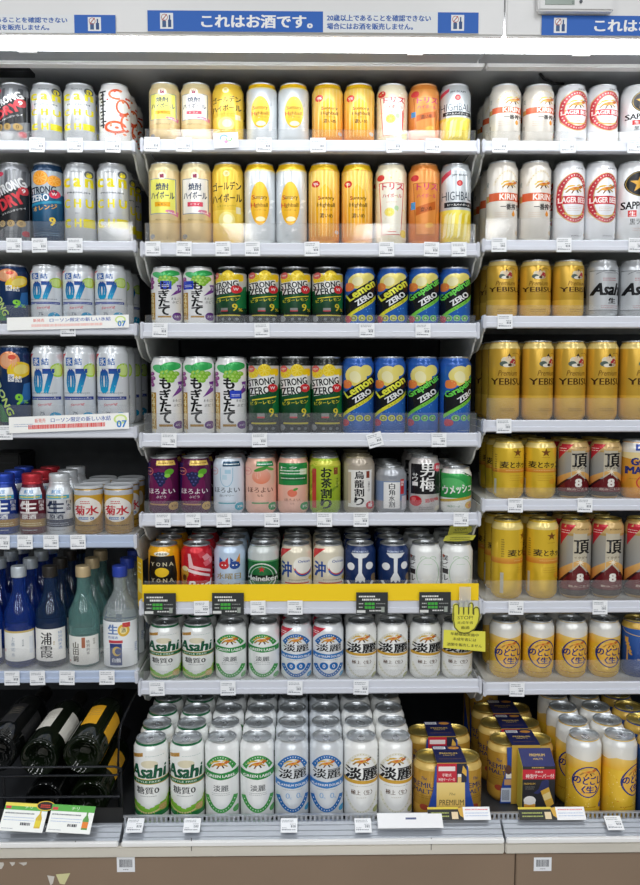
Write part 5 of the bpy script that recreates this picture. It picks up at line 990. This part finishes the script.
# ------------------------------------------------------------------ twin packs with card sleeves
def twin_pack(x, y, z, label, gift=False, rz=0.0):
    t = empty('beer_twin_pack', (x, y, z), rz); tag(t, label, 'beer pack', 'gold twin packs on the bottom deck')
    for s in (-1, 1): put_can('pre', 122, (s*.0338, 0, 0), s*.5, None, None, parent=t)
    zt = .1228; w0, w1 = -.026, .031
    bm = bmesh.new(); box(bm, w0, w1, -.0345, .0345, zt, zt+.0012); 
    top = link('sleeve_top', mesh_of(bm, 'sleeve_top', mat('#1c2150', .4)), t)
    A = Art(); A.rect(-24, 0, 20, 31, '#e2e4ea'); u = -22
    while u < -2: A.rect(u, u+.8, 22, 29, '#4a4c58'); u += 1.7
    A.ell(16, 25, 11, 6, '#c98a3c'); A.text('PREMIUM', 2, 2, '#d8b85a', w=34, h=6, bold=.02); A.text("MALT'S", 2, -6, '#d8b85a', w=22, h=4); A.lines(-20, 24, -22, 1, 3, '#8a6a4a', th=1.6)
    o = link('top_print', A.build('top_print', lay=.02), top, (0, 0, zt+.0012)); o.rotation_euler = (-math.pi/2, 0, 0)
    bm = bmesh.new(); prism(bm, [(w0, .001), (w1, .001), (w1, zt), (w0, zt)], .0012, 'Y', -.0362); fr = link('sleeve_front', mesh_of(bm, 'sleeve_front', mat('#d3ab48', .35, .3)), t)
    if not gift:
        A = Art(); A.rect(-26, 31, 2, 84, '#e3b53e', '#f0d68a'); A.rect(-26, 12, 84, 122, '#c6263a'); A.rect(-23, 9, 107, 116, '#f2e4e2'); A.text('手動式', -7, 99, '#fbe8e4', w=18, h=6); A.text('神泡サーバー付', -7, 90, '#fbe8e4', w=32, h=6.5); A.rect(12, 31, 84, 122, '#23263a'); A.poly([(24, 118), (31, 108), (31, 96), (22, 104)], '#e2b24a'); A.rect(14, 21, 84, 98, '#e8c27a'); A.rect(14, 21, 95, 101, '#f4f2ec')
        A.text('The', 4, 61, '#7a6a3a', w=12, h=5, shear=.3, bold=0); A.text('PREMIUM', 3, 44, '#4a3e2a', w=47, h=11, bold=0); A.text("MALT'S", 3, 31, '#5a4c34', w=24, h=4.5, bold=0); A.poly([(30, 2), (31, 2), (31, 84), (28, 84)], '#274a9c')
        A.lines(-12, 16, 20, 1, 3, '#a88a44'); link('front_print', A.build('front_print', lay=.02), fr, (0, -.0362, 0))
        for s, x0_ in ((1, w1), (-1, w0)):
            bm = bmesh.new(); pts = [(x0_, .002), (x0_+s*.020, .002), (x0_+s*.0165, .030), (x0_+s*.006, .070), (x0_+s*.003, .115), (x0_, .118)]; prism(bm, pts, .001, 'Y', -.0352); link('side_flap', mesh_of(bm, 'side_flap', mat('#24489c', .35)), t)
    else:
        gx0, gx1, gy0, gy1 = -.014, .050, -.075, -.0375
        bm = bmesh.new(); prism(bm, [(gy1, .002), (gy0, .002), (gy0, .098), (gy1, .118)], gx1-gx0, 'X', gx0); gb = link('gift_box', mesh_of(bm, 'gift_box', mat('#2b2b30', .45)), t)
        A = Art(); A.rect(-32, 32, 70, 90, '#d02a3c'); A.text('手動式', 0, 85, '#fbeae6', w=16, h=4); A.text('神泡サーバー付', 2, 76.5, '#fbeae6', w=56, h=9, bold=.02); A.lines(-14, 10, 92.5, 1, 3, '#c8a85a', th=2.6); A.text('PREMIUM', -18, 61, '#d0a84a', w=22, h=4); A.lines(-26, -8, 54, 2, 4, '#9a968c', th=1)
        A.poly([(-10, 42), (0, 50), (6, 66), (16, 70), (20, 66), (20, 50), (6, 44), (-2, 40)], '#2f3566'); A.poly([(4, 46), (20, 54), (31, 20), (18, 10)], '#dcae44'); A.poly([(8, 38), (22, 45), (26, 32), (12, 26)], '#eed694'); A.rect(-28, -6, 0, 22, '#d98a2c'); A.rect(-28, -6, 16, 22, '#e8b04a'); A.ell(-17, 27, 12, 9, '#f4f2ee'); A.rect(-28, -6, 20, 28, '#f4f2ee')
        link('box_print', A.build('box_print', lay=.02), gb, ((gx0+gx1)/2, gy0, .002))
        bm = bmesh.new(); prism(bm, [(gy1, .003), (gy0+.0005, .003), (gy0+.0005, .0975), (gy1, .1165)], -.0008, 'X', gx0-.0001); link('box_side', mesh_of(bm, 'box_side', mat('#c8b83c', .5)), gb)
        sl = math.atan2(.020, gy1-gy0); A = Art(); A.rect(-32, 32, 0, 42, '#2b3068'); A.text('PREMIUM', 2, 26, '#d8b85a', w=30, h=6, bold=.02); A.text("MALT'S", 2, 17, '#d8b85a', w=18, h=4); o = link('box_top_print', A.build('box_top_print', lay=.02), gb, ((gx0+gx1)/2, gy0, .0982)); o.rotation_euler = (-(math.pi/2-sl), 0, 0)
        bm = bmesh.new(); prism(bm, [(w0, .002), (w0-.022, .002), (w0-.018, .040), (w0-.008, .080), (w0-.010, .118), (w0, .118)], .001, 'Y', -.0352); fl = link('side_flap', mesh_of(bm, 'side_flap', mat('#24489c', .35)), t)
        A = Art(); A.rect(-20, 0, 5, 34, '#c8d2e4'); u = -18
        while u < -3: A.rect(u, u+.9, 8, 30, '#3a4258'); u += 1.9
        A.rect(-14, 0, 40, 52, '#c89a6a'); A.rect(-11, 0, 54, 64, '#f0ece4'); A.ell(-6, 72, 6, 10, '#5a3a34'); link('flap_print', A.build('flap_print', lay=.02), fl, (w0, -.0352, 0))
    return t
xp = rail_x(447, .44, -.19)
for k, (dy, dx) in enumerate(((0, 0), (.115, 0.000))): twin_pack(xp+dx, -.19+dy, ZDK+.0005, 'gold twin pack of cans in card sleeve, %s, bottom deck, middle bay' % ['front', 'second back', 'third back'][k])
xp = rail_x(520, .44, -.12)
for k, (dy, dx) in enumerate(((0, 0), (.078, -.003), (.156, -.002))): twin_pack(xp+dx, -.118+dy, ZDK+.0005, ('gold twin pack with black gift box in front, bottom deck, right bay' if k == 0 else 'gold twin pack, %s behind the gift box, bottom deck, right bay' % ['', 'second', 'third'][k]), gift=(k == 0))
# tags and paper lying on the sloping deck rail
SL = math.radians(-63)
for i, px in enumerate((135, 192, 289, 363)):
    P = atY(px, 825.5, -.270); b, p = TAGS[i % 5]; o = link('price_tag', b, None, P, (SL, 0, 0)); tag(o, 'white price tag on the deck rail, %s from left, middle bay' % ORD[i], 'price tag', 'price tags on the deck rail'); link('printed_text', p, o)
P = atY(614, 823, -.270); b, p = TAGS[2]; o = link('price_tag', b, None, P, (SL, 0, 0)); tag(o, 'white price tag on the deck rail below the tall yellow cans, right bay', 'price tag', 'price tags on the deck rail'); link('printed_text', p, o)
A = Art(); A.rect(-8, 12, 2, 6, '#5a6288')
card('paper_card', 122, 30, .5, '#f2f3f5', A, atY(410, 820.5, -.266), (math.radians(-60), 0, 0), 'wide white paper card on the deck rail, middle bay', 'card')
for px, w_, lab in ((459, 118, 'in front of the gold twin pack, middle bay'), (552, 126, 'in front of the gift box, right bay')):
    A = Art(); q = w_/2; A.rect(-q, 8, -12, 12, '#23241f'); A.rect(-q, 0, 8, 12, '#d8c03a'); A.lines(-q+6, -18, 0, 2, 6, '#a8b060', th=2.4); A.rect(-14, -2, -10, 3, '#e6d0a8'); A.poly([(-2, 10), (8, 12), (8, -8), (2, -4)], '#d2a640'); A.lines(12, q-4, 6, 1, 4, '#e07a80', th=2); A.lines(12, q-4, 0, 2, 5, '#9ab0d8', th=1.2)
    card('promo_card', w_, 24, .5, '#f1f2f4', A, atY(px, 813.5, -.2545), (math.radians(-48), 0, 0), 'black and white promotional card %s' % lab, 'card', 'promotional cards on the deck rail')
